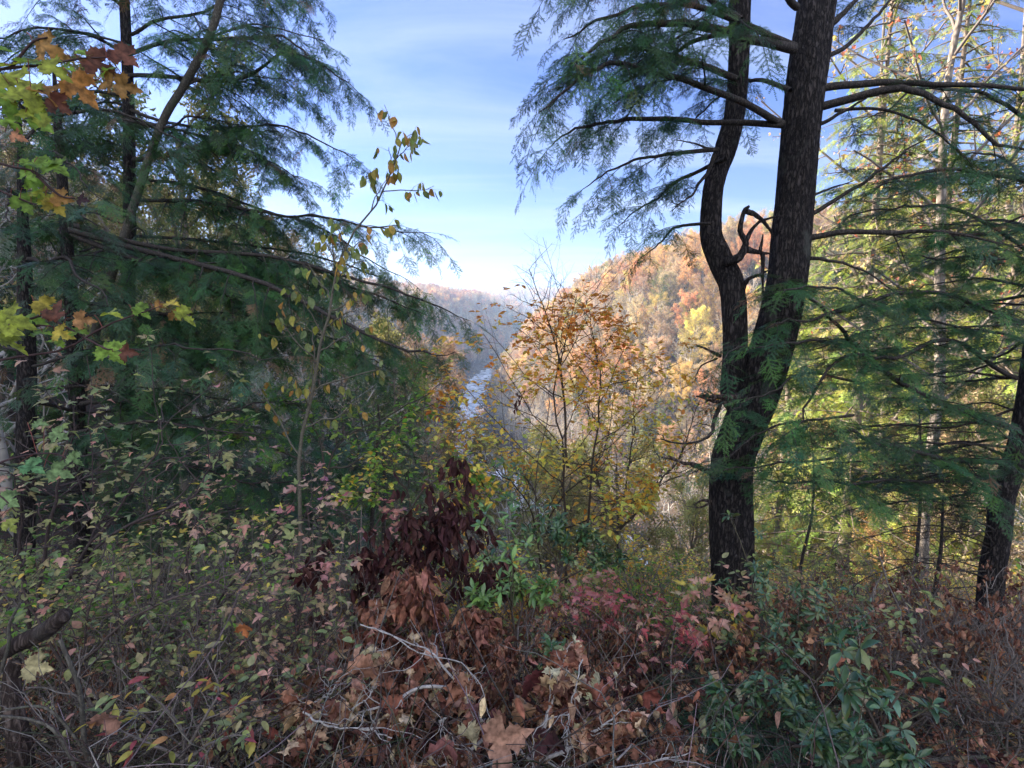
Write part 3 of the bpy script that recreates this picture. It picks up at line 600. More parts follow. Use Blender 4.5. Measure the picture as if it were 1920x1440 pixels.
    N = ng.nodes.new; L = ng.links.new; gi = N('NodeGroupInput'); go = N('NodeGroupOutput'); ip = N('GeometryNodeInstanceOnPoints'); ci = N('GeometryNodeCollectionInfo')
    ci.inputs['Collection'].default_value = coll; ci.inputs['Separate Children'].default_value = True; ci.inputs['Reset Children'].default_value = True
    def att(nm, ty):
        a = N('GeometryNodeInputNamedAttribute'); a.data_type = ty; a.inputs['Name'].default_value = nm; return a.outputs['Attribute']
    cx = N('ShaderNodeCombineXYZ'); L(att('rz', 'FLOAT'), cx.inputs[2]); ev = N('FunctionNodeEulerToRotation'); L(cx.outputs[0], ev.inputs[0])
    L(gi.outputs[0], ip.inputs['Points']); L(ci.outputs[0], ip.inputs['Instance']); ip.inputs['Pick Instance'].default_value = True
    L(att('idx', 'INT'), ip.inputs['Instance Index']); L(ev.outputs[0], ip.inputs['Rotation']); L(att('sc', 'FLOAT'), ip.inputs['Scale']); L(ip.outputs[0], go.inputs[0])
    md = ob.modifiers.new('scatter', 'NODES'); md.node_group = ng
forest()
HAZE = True
if HAZE:
    me = bpy.data.meshes.new('haze'); a, b, z0, z1 = 2400, 2400, -62, 95
    me.from_pydata([(-a, -a, z0), (a, -a, z0), (a, b, z0), (-a, b, z0), (-a, -a, z1), (a, -a, z1), (a, b, z1), (-a, b, z1)], [],
                   [(0, 3, 2, 1), (4, 5, 6, 7), (0, 1, 5, 4), (1, 2, 6, 5), (2, 3, 7, 6), (3, 0, 4, 7)])
    m, n = mat_new('haze_air'); o = n.nodes.new('ShaderNodeOutputMaterial'); v = n.nodes.new('ShaderNodeVolumePrincipled')
    v.inputs['Color'].default_value = (.46, .66, 1.0, 1); v.inputs['Density'].default_value = 0.00048; v.inputs['Anisotropy'].default_value = 0.25
    n.links.new(v.outputs[0], o.inputs['Volume']); me.materials.append(m); ho = bpy.data.objects.new('haze', me); C.objects.link(ho); tag(ho, 'thin blue autumn haze filling the valley', 'haze', kind='stuff')

# ------------------------------------------------------------------ near hemlocks
def PP(l): return np.array([P(*q) for q in l])
def wpx(px, Y): return px / FPX * Y / 2 * 1.02
def limb(root, rng, pts, r, foliage=True, mat='bark_small', label=None, **kw):
    gw, gf = Geo(), Geo()
    if foliage: hemlock_branch(gw, gf, rng, PP(pts), r, **kw)
    else:
        pl = crom(PP(pts), 24); L = np.linalg.norm(np.diff(pl, axis=0), axis=1).sum(); pl = pl + np.cumsum(rng.normal(0, .006 * L, (24, 3)), 0) * np.linspace(0, 1, 24)[:, None]
        V, F = tubes(pl[None], (r * (1 - .75 * np.linspace(0, 1, 24)))[None], 8, 1 + rng.normal(0, .08, (1, 24, 8, 1))); gw.add(V, F)
        out = {}
        for k in rng.integers(6, 23, kw.get('twigs', 5)):
            grow(rng, pl[k], nrm(nrm(pl[min(k + 1, 23)] - pl[k - 1]) + rng.normal(0, .6, 3)), L * rng.uniform(.1, .3), r * .25, 1, 2, out, (3, 3, 3), 45, 0, .12, .6)
        if out: out_wood(gw, out, 7, (5, 4, 3))
    b = gw.build('branch', M[mat], root, smooth=True)
    if label: b['label'] = label
    if foliage: gf.build('foliage', M['needle'], b)
    return b

def main_hemlock():
    rng = np.random.default_rng(101); Y = 4.4
    t = thing('hemlock_tree', 'large hemlock with two dark trunks rising from one base, right of centre', 'tree', P(1376, 1275, Y))
    g = Geo()
    tr = [(1376, 1330, 118), (1376, 1262, 102), (1376, 1225, 92), (1377, 1134, 84), (1375, 1061, 80), (1372, 1005, 80), (1371, 881, 74), (1391, 808, 74), (1420, 735, 74), (1453, 626, 72), (1475, 527, 66), (1484, 440, 66), (1492, 365, 63), (1504, 226, 62), (1517, 120, 64), (1527, 40, 60), (1534, -20, 60), (1548, -170, 58)]
    Ys = np.linspace(4.35, 4.75, len(tr))
    trunk_tube(g, [P(a, b, y) for (a, b, w), y in zip(tr, Ys)], [wpx(w, y) for (a, b, w), y in zip(tr, Ys)], rng, 420, 84, .045, ridge=.030)
    # burls, buttress roots and branch collars on the trunk
    for a in (-2.6, -1.2, .3, 1.7):
        b0 = P(1376, 1185, 4.36); d = np.array([math.cos(a), math.sin(a), 0]); trunk_tube(g, [b0 + d * .06, b0 + d * .16 + [0, 0, -.22], b0 + d * .34 + [0, 0, -.42], b0 + d * .62 + [0, 0, -.58]], [.07, .075, .05, .02], rng, 16, 10, .08)
    g.build('trunk', M['bark'], t, smooth=True)
    g = Geo(); st = [(1392, 800, 40), (1384, 765, 42), (1371, 735, 40), (1377, 662, 42), (1376, 590, 42), (1371, 535, 43), (1360, 508, 44), (1345, 474, 42), (1334, 437, 38), (1337, 365, 35), (1347, 320, 35), (1362, 277, 38), (1379, 204, 34), (1386, 91, 33), (1387, 0, 34), (1392, -120, 30)]
    Ys = np.linspace(4.5, 5.0, len(st)); trunk_tube(g, [P(a, b, y) for (a, b, w), y in zip(st, Ys)], [wpx(w, y) for (a, b, w), y in zip(st, Ys)], rng, 360, 60, .05, ridge=.035)
    o = g.build('trunk', M['bark'], t, smooth=True); o['label'] = 'thinner curved second trunk'
    # bare crooked limbs between the stems
    for pts, r in (([(1362, 492, 4.6), (1380, 486, 4.5), (1392, 476, 4.5), (1398, 455, 4.5), (1388, 432, 4.5), (1392, 400, 4.5), (1400, 393, 4.5)], .040), ([(1398, 396, 4.5), (1415, 402, 4.5), (1432, 415, 4.5), (1446, 432, 4.5), (1452, 445, 4.5)], .024),
                   ([(1398, 455, 4.5), (1408, 432, 4.5), (1424, 415, 4.5), (1446, 408, 4.5), (1460, 404, 4.5)], .018), ([(1400, 468, 4.5), (1420, 472, 4.5), (1448, 474, 4.5)], .028), ([(1424, 474, 4.5), (1428, 455, 4.5), (1430, 440, 4.5)], .016),
                   ([(1430, 476, 4.5), (1432, 520, 4.5), (1433, 560, 4.5)], .018), ([(1392, 545, 4.6), (1402, 525, 4.55), (1425, 515, 4.5), (1445, 505, 4.5)], .02)):
        limb(t, rng, pts, r, False, 'bark', twigs=0)
    for pts, r, m in (([(1385, 746, 4.35), (1350, 744, 4.3), (1312, 742, 4.25)], .030, 'snag'), ([(1380, 756, 4.35), (1345, 755, 4.3), (1308, 748, 4.2)], .022, 'snag'), ([(1340, 888, 4.3), (1318, 880, 4.2), (1300, 872, 4.2), (1280, 872, 4.1), (1256, 860, 4.1)], .026, 'snag'),
                      ([(1352, 755, 4.3), (1338, 790, 4.3), (1336, 812, 4.25), (1318, 828, 4.2), (1285, 838, 4.1), (1240, 834, 4.0)], .018, 'bark_small'), ([(1332, 940, 4.3), (1315, 938, 4.25), (1300, 946, 4.2)], .014, 'snag'), ([(1330, 944, 4.3), (1312, 952, 4.25), (1290, 950, 4.2)], .010, 'snag'),
                      ([(1352, 668, 4.7), (1325, 655, 4.7), (1305, 648, 4.7)], .016, 'snag'), ([(1345, 672, 4.7), (1315, 685, 4.8), (1304, 700, 4.8), (1295, 715, 4.8), (1270, 728, 4.8)], .008, 'bark_small'),
                      ([(1340, 290, 4.6), (1327, 325, 4.6), (1312, 345, 4.6), (1300, 368, 4.6), (1272, 385, 4.6)], .018, 'bark_small'), ([(1347, 280, 4.6), (1325, 278, 4.6), (1300, 270, 4.6), (1262, 264, 4.6)], .012, 'bark_small')):
        limb(t, rng, pts, r, False, m, twigs=4)
    # limbs with needles, left of the trunks
    L = [([(1490, 92, 4.5), (1420, 78, 4.3), (1290, 50, 4.0), (1130, 60, 3.8), (1020, 120, 3.6)], .034, .85), ([(1490, 88, 4.5), (1400, 40, 4.4), (1260, -10, 4.2), (1120, 0, 4), (1020, 40, 3.8)], .024, .8),
         ([(1470, 230, 4.5), (1380, 192, 4.3), (1220, 140, 4.1), (1100, 160, 3.9), (1000, 240, 3.7)], .026, .85), ([(1468, 236, 4.5), (1330, 226, 4.5), (1200, 226, 4.4), (1080, 250, 4.3), (1000, 310, 4.2)], .022, .75),
         ([(1345, 280, 4.6), (1270, 288, 4.5), (1160, 300, 4.4), (1060, 350, 4.2)], .016, .6), ([(1384, 150, 4.7), (1250, 100, 5.0), (1120, 95, 5.2), (1010, 150, 5.3)], .024, .9), ([(1384, 40, 4.8), (1300, -30, 5), (1180, -50, 5.2), (1060, -10, 5.4)], .024, .95),
         ([(1384, 60, 4.8), (1290, 80, 5.2), (1200, 150, 5.5), (1110, 260, 5.7)], .020, .8), ([(1360, 300, 4.7), (1290, 330, 5.1), (1200, 370, 5.4), (1130, 420, 5.6)], .016, .6), ([(1388, -40, 4.8), (1250, -120, 4.4), (1120, -120, 4.1), (1010, -60, 3.9)], .03, 1.0),
         ([(1335, 420, 4.6), (1270, 425, 4.8), (1210, 450, 5.0), (1170, 485, 5.2)], .012, .45), ([(1500, 10, 4.5), (1440, -40, 4.0), (1360, -60, 3.6), (1240, -30, 3.3)], .024, .8), ([(1482, 170, 4.5), (1420, 150, 5.0), (1330, 170, 5.4), (1240, 250, 5.8)], .018, .8)]
    for pts, r, s in L: pts = [(a + (35 if i >= len(pts) - 2 else 0), b, c) for i, (a, b, c) in enumerate(pts)]; limb(t, rng, pts, r, sub=s, fl=.315, gap=.044, start=.32 if pts[0][0] > 1400 else .18, droop=.40, subgap=.145)
    # right of the trunk
    Rr = [([(1549, 164, 4.6), (1650, 155, 4.5), (1750, 153, 4.4), (1930, 160, 4.2), (2050, 190, 4.1)], .032, .6, .45), ([(1545, 200, 4.6), (1660, 166, 4.4), (1705, 168, 4.3), (1775, 192, 4.2), (1850, 245, 4.1), (1935, 280, 4.0)], .033, .6, .5), ([(1540, 232, 4.6), (1590, 205, 4.5), (1650, 172, 4.4)], .017, .4, .5),
          ([(1556, 48, 4.7), (1600, 10, 4.7), (1680, -60, 4.7)], .034, .6, .5), ([(1556, 102, 4.7), (1610, 60, 4.8), (1660, 0, 4.9), (1700, -50, 5)], .020, .6, .4), ([(1520, 402, 4.6), (1600, 350, 4.6), (1680, 290, 4.6), (1745, 240, 4.6)], .019, .5, .5), ([(1522, 366, 4.6), (1560, 355, 4.6), (1596, 345, 4.6)], .010, .2, .6),
          ([(1518, 446, 4.6), (1600, 438, 4.5), (1700, 437, 4.4), (1790, 442, 4.3), (1930, 462, 4.1)], .026, .6, .35), ([(1514, 484, 4.6), (1560, 485, 4.5), (1620, 497, 4.4), (1690, 540, 4.3)], .017, .5, .4), ([(1600, 205, 4.55), (1680, 215, 4.5), (1760, 260, 4.4), (1830, 330, 4.3)], .012, .5, .3)]
    for pts, r, s, st_ in Rr: limb(t, rng, [(pts[0][0] - 34, pts[0][1] + (2 if pts[0][1] > 120 else 14), pts[0][2])] + pts, r, sub=s, fl=.34, gap=.085, start=st_, droop=.24, subgap=.17)
main_hemlock()

def right_hemlock():
    rng = np.random.default_rng(202)
    t = thing('hemlock_tree', 'leaning hemlock at the right edge with layered limbs reaching left', 'tree', P(1868, 1250, 5.5)); g = Geo()
    tr = [(1866, 1275, 70, 5.4), (1862, 1207, 52, 5.45), (1855, 1134, 44, 5.5), (1862, 1061, 42, 5.5), (1873, 1005, 40, 5.5), (1880, 936, 40, 5.5), (1890, 900, 40, 5.5), (1904, 863, 38, 5.5), (1916, 808, 36, 5.5), (1932, 700, 34, 5.5), (1955, 500, 32, 5.6), (1975, 200, 30, 5.8), (1990, -150, 26, 6)]
    trunk_tube(g, [P(a, b, y) for a, b, w, y in tr], [wpx(w, y) for a, b, w, y in tr], rng, 110, 26, .05); g.build('trunk', M['bark'], t, smooth=True)
    tx = np.array([[q[1], q[0]] for q in tr])[::-1]
    L = [([(1905, 808, 5.5), (1800, 765, 5.2), (1700, 725, 4.9), (1620, 665, 4.7), (1560, 600, 4.5), (1490, 555, 4.3)], .030), ([(1912, 700, 5.5), (1800, 650, 5.2), (1700, 640, 5), (1590, 650, 4.7), (1480, 690, 4.2), (1400, 720, 3.9)], .020),
         ([(1905, 865, 5.5), (1760, 862, 5.0), (1640, 835, 4.6), (1540, 800, 4.3), (1440, 790, 3.95)], .024), ([(1925, 600, 5.6), (1800, 560, 5.1), (1660, 545, 4.7), (1520, 580, 4.2), (1430, 600, 3.9)], .020),
         ([(1890, 890, 5.5), (1760, 905, 5.1), (1620, 905, 4.6), (1480, 900, 4.1), (1390, 885, 3.9)], .016), 
         ([(1700, 610, 4.9), (1600, 560, 4.4), (1500, 545, 4.0), (1440, 560, 3.8)], .010), ([(1640, 660, 4.8), (1540, 640, 4.3), (1440, 660, 3.9), (1370, 690, 3.7)], .010), ([(1620, 720, 4.6), (1520, 700, 4.2), (1430, 730, 3.85), (1370, 760, 3.7)], .009), ([(1600, 780, 4.5), (1500, 790, 4.1), (1420, 820, 3.85), (1350, 850, 3.7)], .009), ([(1560, 860, 4.4), (1480, 870, 4.1), (1400, 890, 3.9), (1350, 905, 3.8)], .008),
         ([(1940, 480, 5.6), (1820, 400, 5.4), (1700, 395, 5.2), (1580, 430, 5)], .018), ([(1950, 350, 5.7), (1830, 320, 5.3), (1700, 330, 5), (1600, 390, 4.8)], .018), ([(1965, 250, 5.7), (1850, 180, 5.5), (1720, 170, 5.3), (1620, 220, 5.1)], .018)]
    for pts, r in L: limb(t, rng, pts, r, sub=.66, fl=.29, gap=.058, start=.15, droop=.12, subgap=.125)
    for i in range(26):
        py = 330 + 620 * (i + rng.random()) / 26; x0 = np.interp(py, tx[:, 0], tx[:, 1]); x1 = rng.uniform(1420, 1720) if py > 520 else rng.uniform(1560, 1800); yy = rng.uniform(4.4, 8.2) if i % 2 else rng.uniform(5.8, 9)
        rise = rng.uniform(-60, 70); pts = [(x0, py, 5.5), (x0 + (x1 - x0) * .33, py - rise * .7, 5.5 + (yy - 5.5) * .33), (x0 + (x1 - x0) * .66, py - rise * .6 + 8, 5.5 + (yy - 5.5) * .66), (x1, py - rise * .2 + 30, yy)]
        limb(t, rng, pts, rng.uniform(.008, .016), sub=.62, fl=.29, gap=.072, start=.12, droop=.12, subgap=.15, pal=GREEN)
    for i in range(34):      # dead lower limbs, bare
        py = rng.uniform(820, 1200); x0 = np.interp(py, tx[:, 0], tx[:, 1]); x1 = rng.uniform(1480, 1800); yy = rng.uniform(4.2, 6.5)
        limb(t, rng, [(x0, py, 5.5), (x0 * .6 + x1 * .4, py + rng.uniform(-40, 20), 5.3), (x1, py + rng.uniform(-60, 60), yy)], rng.uniform(.006, .011), False, twigs=18)
right_hemlock()

def left_hemlocks():
    rng = np.random.default_rng(303)
    t = thing('hemlock_tree', 'tall hemlock at upper left whose straight trunk sends long limbs right against the sky', 'tree', P(236, 900, 8.6)); g = Geo()
    tr = [(236, 1000, 26), (238, 800, 24), (240, 600, 22), (243, 400, 20), (241, 200, 18), (236, 60, 16), (230, -60, 15), (222, -260, 12)]
    trunk_tube(g, [P(a, b, 8.6) for a, b, w in tr], [wpx(w, 8.6) for a, b, w in tr], rng, 80, 18, .04); g.build('trunk', M['bark'], t, smooth=True)
    L = [([(243, 98, 8.6), (340, 80, 8.2), (460, 72, 7.8), (560, 95, 7.4), (625, 140, 7.2)], .028, 1.2), ([(246, 148, 8.6), (400, 145, 8.0), (480, 122, 7.7), (560, 100, 7.4), (645, 170, 7)], .028, 1.2), ([(245, 205, 8.6), (330, 235, 8.2), (450, 240, 7.8), (560, 250, 7.4), (640, 300, 7.1)], .022, 1.1),
         ([(243, 240, 8.6), (290, 238, 8.4), (370, 255, 8.1), (480, 290, 7.8), (610, 370, 7.4)], .022, 1.1), ([(245, 298, 8.6), (300, 292, 8.3), (390, 268, 8), (460, 240, 7.8), (530, 240, 7.6)], .034, 1.0), ([(240, 60, 8.6), (350, 30, 8.4), (480, -20, 8.2), (590, 0, 8)], .022, 1.1),
         ([(236, -20, 8.6), (350, -90, 8.5), (480, -110, 8.3), (600, -60, 8.1)], .022, 1.2), ([(243, 370, 8.6), (370, 385, 8.2), (500, 408, 7.7), (640, 425, 7.3), (780, 440, 7)], .026, 1.2), ([(243, 340, 8.6), (380, 350, 8.6), (520, 400, 8.5), (660, 450, 8.3), (760, 520, 8.2)], .022, 1.1),
         ([(240, 480, 8.6), (360, 475, 8.2), (520, 490, 7.8), (660, 530, 7.4), (800, 590, 7.1)], .026, 1.2), ([(240, 440, 8.6), (400, 450, 8.8), (560, 470, 9), (700, 500, 9.2), (800, 560, 9.3)], .022, 1.1),
         ([(236, 100, 8.6), (150, 60, 8.2), (60, 60, 7.8), (-60, 90, 7.4)], .022, 1.1), ([(240, 20, 8.6), (160, -40, 8.4), (60, -60, 8), (-40, -40, 7.6)], .022, 1.1), ([(240, 180, 8.6), (150, 170, 8.8), (40, 190, 9)], .022, 1.1), ([(240, -10, 8.6), (300, -60, 9), (420, -60, 9.4), (500, 10, 9.7)], .02, 1.0)]
    for pts, r, s in L: limb(t, rng, pts, r, sub=s, fl=.37, gap=.064, start=.13, droop=.48, subgap=.15)
    for i in range(9):
        py = rng.uniform(60, 620); a = rng.uniform(-1, .35); x1 = 240 + a * 330; yy = 8.6 + rng.uniform(-3.0, 3.2)
        limb(t, rng, [(241, py, 8.6), (241 + (x1 - 241) * .5, py - 10, (8.6 + yy) / 2), (x1, py + rng.uniform(20, 110), yy)], .016, sub=1.0, fl=.36, gap=.08, start=.12, droop=.45, subgap=.18, pal=GREEN + GREENB)
    t = thing('hemlock_tree', 'dark hemlock at the left edge filling it with dense shaded foliage', 'tree', P(48, 1150, 6.2)); g = Geo()
    tr = [(44, 1250, 36), (46, 1000, 33), (50, 700, 29), (46, 500, 22), (40, 330, 12), (36, 200, 4)]
    trunk_tube(g, [P(a, b, 6.2) for a, b, w in tr], [wpx(w, 6.2) for a, b, w in tr], rng, 90, 24, .05); g.build('trunk', M['bark'], t, smooth=True)
    for i in range(18):
        py = 170 + 800 * (i + rng.random()) / 18; a = rng.uniform(.15, 1.0); x1 = 48 + a * (400 if py < 560 else 560) * (1 if i % 5 else -.7); yy = 6.2 + rng.uniform(-1.6, 3.8); k = rng.uniform(-40, 40)
        limb(t, rng, [(46, py, 6.2), (46 + (x1 - 46) * .5, py - 15 + k * .5, (6.2 + yy) / 2), (x1, py + rng.uniform(10, 90), yy)], rng.uniform(.012, .022), sub=.85, fl=.33, gap=.075, start=.10, droop=.3, subgap=.16, pal=GREENB + GREEN)
    t = thing('hemlock_tree', 'leaning pale trunk at upper left crossing behind the maple leaves', 'tree', P(180, 700, 7.6)); g = Geo()
    tr = [(120, 900, 18), (180, 620, 16), (240, 420, 14), (300, 240, 13), (345, 160, 13), (392, 70, 13), (418, -20, 12), (450, -160, 10)]
    trunk_tube(g, [P(a, b, 7.8) for a, b, w in tr], [wpx(w, 7.8) for a, b, w in tr], rng, 70, 16, .04); g.build('trunk', M['bark_gray'], t, smooth=True)
    for i in range(9):
        q = rng.integers(2, 7); x0, y0, _ = tr[q]; s = rng.choice([-1, 1]); yy = 7.8 + rng.uniform(-1.5, 2.5)
        limb(t, rng, [(x0, y0, 7.8), (x0 + s * 90, y0 - 20, 7.8), (x0 + s * rng.uniform(150, 240), y0 + rng.uniform(-10, 70), yy)], .014, sub=.8, fl=.46, gap=.12, start=.15, droop=.45, subgap=.22)
    # the limbs that sweep down towards the river
    t = thing('hemlock_tree', 'shaded hemlock at left whose drooping limbs sweep down towards the river', 'tree', P(150, 1060, 7.2)); g = Geo()
    tr = [(160, 1150, 30), (150, 900, 27), (140, 650, 24), (125, 450, 20), (110, 250, 13), (100, 120, 4)]
    trunk_tube(g, [P(a, b, 7.2) for a, b, w in tr], [wpx(w, 7.2) for a, b, w in tr], rng, 80, 20, .05); g.build('trunk', M['bark'], t, smooth=True)
    L = [([(130, 430, 7.2), (300, 478, 6.9), (460, 515, 6.5), (620, 580, 6.2), (760, 635, 6.0), (855, 660, 5.9)], .036, .95), ([(135, 440, 7.2), (310, 500, 7), (440, 545, 6.8), (540, 540, 6.6), (600, 560, 6.5), (660, 620, 6.4)], .034, .8), ([(130, 420, 7.2), (300, 465, 7.2), (500, 488, 7.1), (640, 525, 7.0), (760, 560, 6.9), (830, 610, 6.8)], .030, .9),
         ([(420, 545, 6.8), (470, 600, 6.7), (510, 650, 6.6), (540, 700, 6.5)], .020, .5), ([(140, 560, 7.2), (300, 590, 7), (450, 600, 6.8), (600, 650, 6.6), (700, 690, 6.5)], .022, .85), ([(140, 640, 7.2), (300, 650, 7.4), (460, 640, 7.6), (640, 660, 7.7), (760, 700, 7.8)], .022, .9),
         ([(145, 760, 7.2), (290, 740, 6.9), (330, 700, 6.8), (380, 650, 6.7), (460, 620, 6.6)], .030, .7), ([(150, 860, 7.2), (300, 800, 6.8), (450, 760, 6.5), (580, 740, 6.2)], .020, .8), ([(150, 900, 7.2), (330, 870, 7.2), (500, 880, 7.2), (660, 870, 7.2)], .018, .8), ([(155, 980, 7.2), (330, 960, 7.4), (480, 950, 7.6), (600, 980, 7.8)], .018, .8)]
    for pts, r, s in L: limb(t, rng, pts, r, sub=s, fl=.35, gap=.052, start=.2, droop=.45, subgap=.12)
    for i in range(8):
        py = 470 + 560 * (i + rng.random()) / 8; x1 = rng.uniform(330, 760); yy = rng.uniform(6, 10.5)
        limb(t, rng, [(145, py, 7.2), (145 + (x1 - 145) * .5, py + rng.uniform(-50, 20), (7.2 + yy) / 2), (x1, py + rng.uniform(0, 90), yy)], rng.uniform(.010, .018), sub=.75, fl=.40, gap=.10, start=.2, droop=.3, subgap=.18, pal=GREENB + GREEN)
left_hemlocks()

# ------------------------------------------------------------------ hemlocks standing lower on the slope and the sunlit trees at upper right
def slope_hemlocks():
    rng = np.random.default_rng(404)
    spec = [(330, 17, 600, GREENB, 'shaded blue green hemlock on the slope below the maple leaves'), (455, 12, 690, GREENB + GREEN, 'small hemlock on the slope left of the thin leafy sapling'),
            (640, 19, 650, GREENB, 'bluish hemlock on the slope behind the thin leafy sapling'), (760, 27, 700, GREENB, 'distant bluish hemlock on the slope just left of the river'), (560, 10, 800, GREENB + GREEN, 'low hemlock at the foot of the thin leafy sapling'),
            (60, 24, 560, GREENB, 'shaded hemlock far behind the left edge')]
    for px, Y, top, pal, lab in spec:
        a = P(px, 700, Y); x = a[0]; z = float(ground_z(x, Y)); h = P(px, top, Y)[2] - z; t = thing('hemlock_tree', lab, 'tree', (x, Y, z), 'hemlocks on the slope behind the left thicket')
        tw, cr = conifer_meshes(rng, h, pal, FRM, int(h * 11), .75, .27 if h < 14 else .22, 'needle')
        for n_, me in (('trunk', tw), ('crown', cr)):
            o = bpy.data.objects.new(n_, me); C.objects.link(o); o.parent = t
    # sunlit, right
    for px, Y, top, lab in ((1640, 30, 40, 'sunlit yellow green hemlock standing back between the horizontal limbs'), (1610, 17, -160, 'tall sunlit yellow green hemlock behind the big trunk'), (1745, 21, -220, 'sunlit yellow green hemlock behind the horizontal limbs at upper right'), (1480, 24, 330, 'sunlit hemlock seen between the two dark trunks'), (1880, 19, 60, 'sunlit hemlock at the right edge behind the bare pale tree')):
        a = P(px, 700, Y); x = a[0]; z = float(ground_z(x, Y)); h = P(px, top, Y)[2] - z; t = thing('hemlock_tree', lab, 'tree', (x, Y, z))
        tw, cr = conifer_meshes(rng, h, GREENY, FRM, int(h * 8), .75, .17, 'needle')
        for n_, me in (('trunk', tw), ('crown', cr)):
            o = bpy.data.objects.new(n_, me); C.objects.link(o); o.parent = t
    for px, Y, top, lab, pal, nl in ((1790, 14, -420, 'tall pale trunked maple with thin red and tan leaves at upper right', [(.40, .12, .07), (.42, .3, .14), (.36, .34, .12), (.40, .32, .20)], 1.6), (1660, 26, 120, 'pale grey half bare tree behind the horizontal limbs', [(.5, .38, .26), (.45, .3, .15)], 1.5), (1900, 24, -100, 'pale twiggy tree with scattered red leaves at the right edge', [(.42, .14, .08), (.46, .32, .2), (.36, .36, .12)], 1.6)):
        a = P(px, 700, Y); x = a[0]; z = float(ground_z(x, Y)); h = P(px, top, Y)[2] - z; t = thing('maple_tree', lab, 'tree', (x, Y, z))
        out = {}; grow(rng, np.array([x, Y, z]), np.array([-.02, .0, 1.]), h, h * .005, 0, 3, out, (24, 9, 6), 50, .08, .028, .24, .30)
        g = Geo(); trunk_tube(g, out[0][0][0], [h * .0075, h * .0055, .015], rng, 70, 14, .05); g.build('trunk', M['bark_pale'], t, smooth=True)
        g = Geo(); out_wood(g, out, 7, (8, 5, 3, 3), (.26, .22, .20), skip0=True); g.build('branch', M['twig'], t)
        g = Geo(); leaves_on(g, rng, [c for c, r in out[3]], nl, TP['maple'], .12, pal, 'random'); g.build('foliage', M['leaf'], t)
slope_hemlocks()

# ------------------------------------------------------------------ broadleaf saplings and shrubs
YEL = [(.80, .62, .13), (.84, .54, .10), (.66, .63, .15), (.80, .44, .08), (.50, .56, .13)]
ORA = [(.55, .22, .03), (.48, .15, .03), (.60, .30, .05)]
LGR = [(.16, .32, .05), (.22, .38, .06), (.12, .26, .06), (.28, .40, .08)]
PGR = [(.28, .33, .13), (.36, .36, .15), (.24, .31, .15), (.44, .38, .20)]
PNK = [(.62, .34, .26), (.66, .40, .32), (.58, .28, .26), (.60, .44, .30)]
RED = [(.50, .12, .13), (.56, .20, .20), (.44, .09, .11), (.54, .26, .22)]
BRN = [(.24, .12, .08), (.30, .15, .10), (.20, .09, .065), (.36, .20, .13)]
DRK = [(.075, .028, .03), (.10, .04, .035), (.055, .022, .026)]
DRK = [(.07, .027, .028), (.09, .037, .033), (.05, .02, .022)]
BRN = [(.26, .115, .07), (.34, .165, .11), (.19, .08, .055), (.40, .23, .155), (.13, .06, .045)]
TAN = [(.48, .34, .22), (.42, .27, .16), (.55, .42, .28)]
def sapling(name, label, stems, leaf, size, pal, per, kids=(9, 5), ang=42, lenf=.42, up=.15, wig=.07, mode='flat', mat='leaf', wcol=(.13, .10, .085), group=None, seed=0, cat='shrub', r0=.011, lev=2, colfn=None, tk=.25, wmat='twig', droop=.25, jit=.3, llev=None, coljit=.14, bare_above=None):
    """stems: list of pixel polylines [(px,py,Y)...]"""
    rng = np.random.default_rng(seed); S = [PP(q) for q in stems]; base = S[0][0]; t = thing(name, label, cat, base, group); gw, gl = Geo(), Geo(); out = {}
    for s in S:
        pl = crom(s, 16); L = np.linalg.norm(np.diff(pl, axis=0), axis=1).sum(); pl = pl + np.cumsum(rng.normal(0, .006 * L, (16, 3)), 0)
        V, F = tubes(pl[None], (r0 * (1 - .8 * np.linspace(0, 1, 16)))[None], 7); gw.add(V, F, wcol)
        n = kids[0]; ph = rng.uniform(0, 6)
        for i in range(n):
            u = tk + (1 - tk) * (i + rng.random()) / n; k = min(14, int(u * 15)); f = u * 15 - k; p = pl[k] * (1 - f) + pl[k + 1] * f; tg = nrm(pl[k + 1] - pl[k]); ph += 2.4 + rng.normal(0, .4)
            a0 = nrm(np.cross(tg, [.3, .2, .9])); b0 = np.cross(tg, a0); a = math.radians(rng.normal(ang, 8)); d = tg * math.cos(a) + (a0 * math.cos(ph) + b0 * math.sin(ph)) * math.sin(a)
            grow(rng, p, d, L * lenf * (1.2 - .8 * u) * rng.uniform(.6, 1.2), r0 * .45 * (1.15 - .7 * u), 1, lev, out, (n,) + tuple(kids[1:]), ang, up, wig, .55)
        out.setdefault(0, []).append((crom(pl, 7), r0))
    o2 = {k: v for k, v in out.items() if k > 0}
    if o2: out_wood(gw, o2, 7, (5, 4, 3, 3), wcol)
    gw.build('stem', M[wmat], t)
    if per:
        mx = max(out); polys = [c for c, r in out[mx]] + ([c for c, r in out[mx - 1]] if mx > 1 else [])
        if bare_above:
            pyy = proj(np.array([c[3] for c in polys]))[1]; polys = [c for c, y_ in zip(polys, pyy) if rng.random() < np.clip((y_ - bare_above[0]) / (bare_above[1] - bare_above[0]), .0, 1)]
        leaves_on(gl, rng, polys, per, TP[leaf], size, pal, mode, colfn=colfn, droop=droop, jit=jit, coljit=coljit)
        gl.build('foliage', M[mat], t)
    return t
def gnd(px, Y, dz=0.0):
    """photo pixel row at which the ground stands Y ahead in column px"""
    x = (px - 960) / FPX * Y * 1.05; z = float(ground_z(x, Y)) + dz; _, py = proj(np.array([x, Y, z])); return float(py)
def G(px, Y, dz=0.0): return (px, gnd(px, Y, dz), Y)

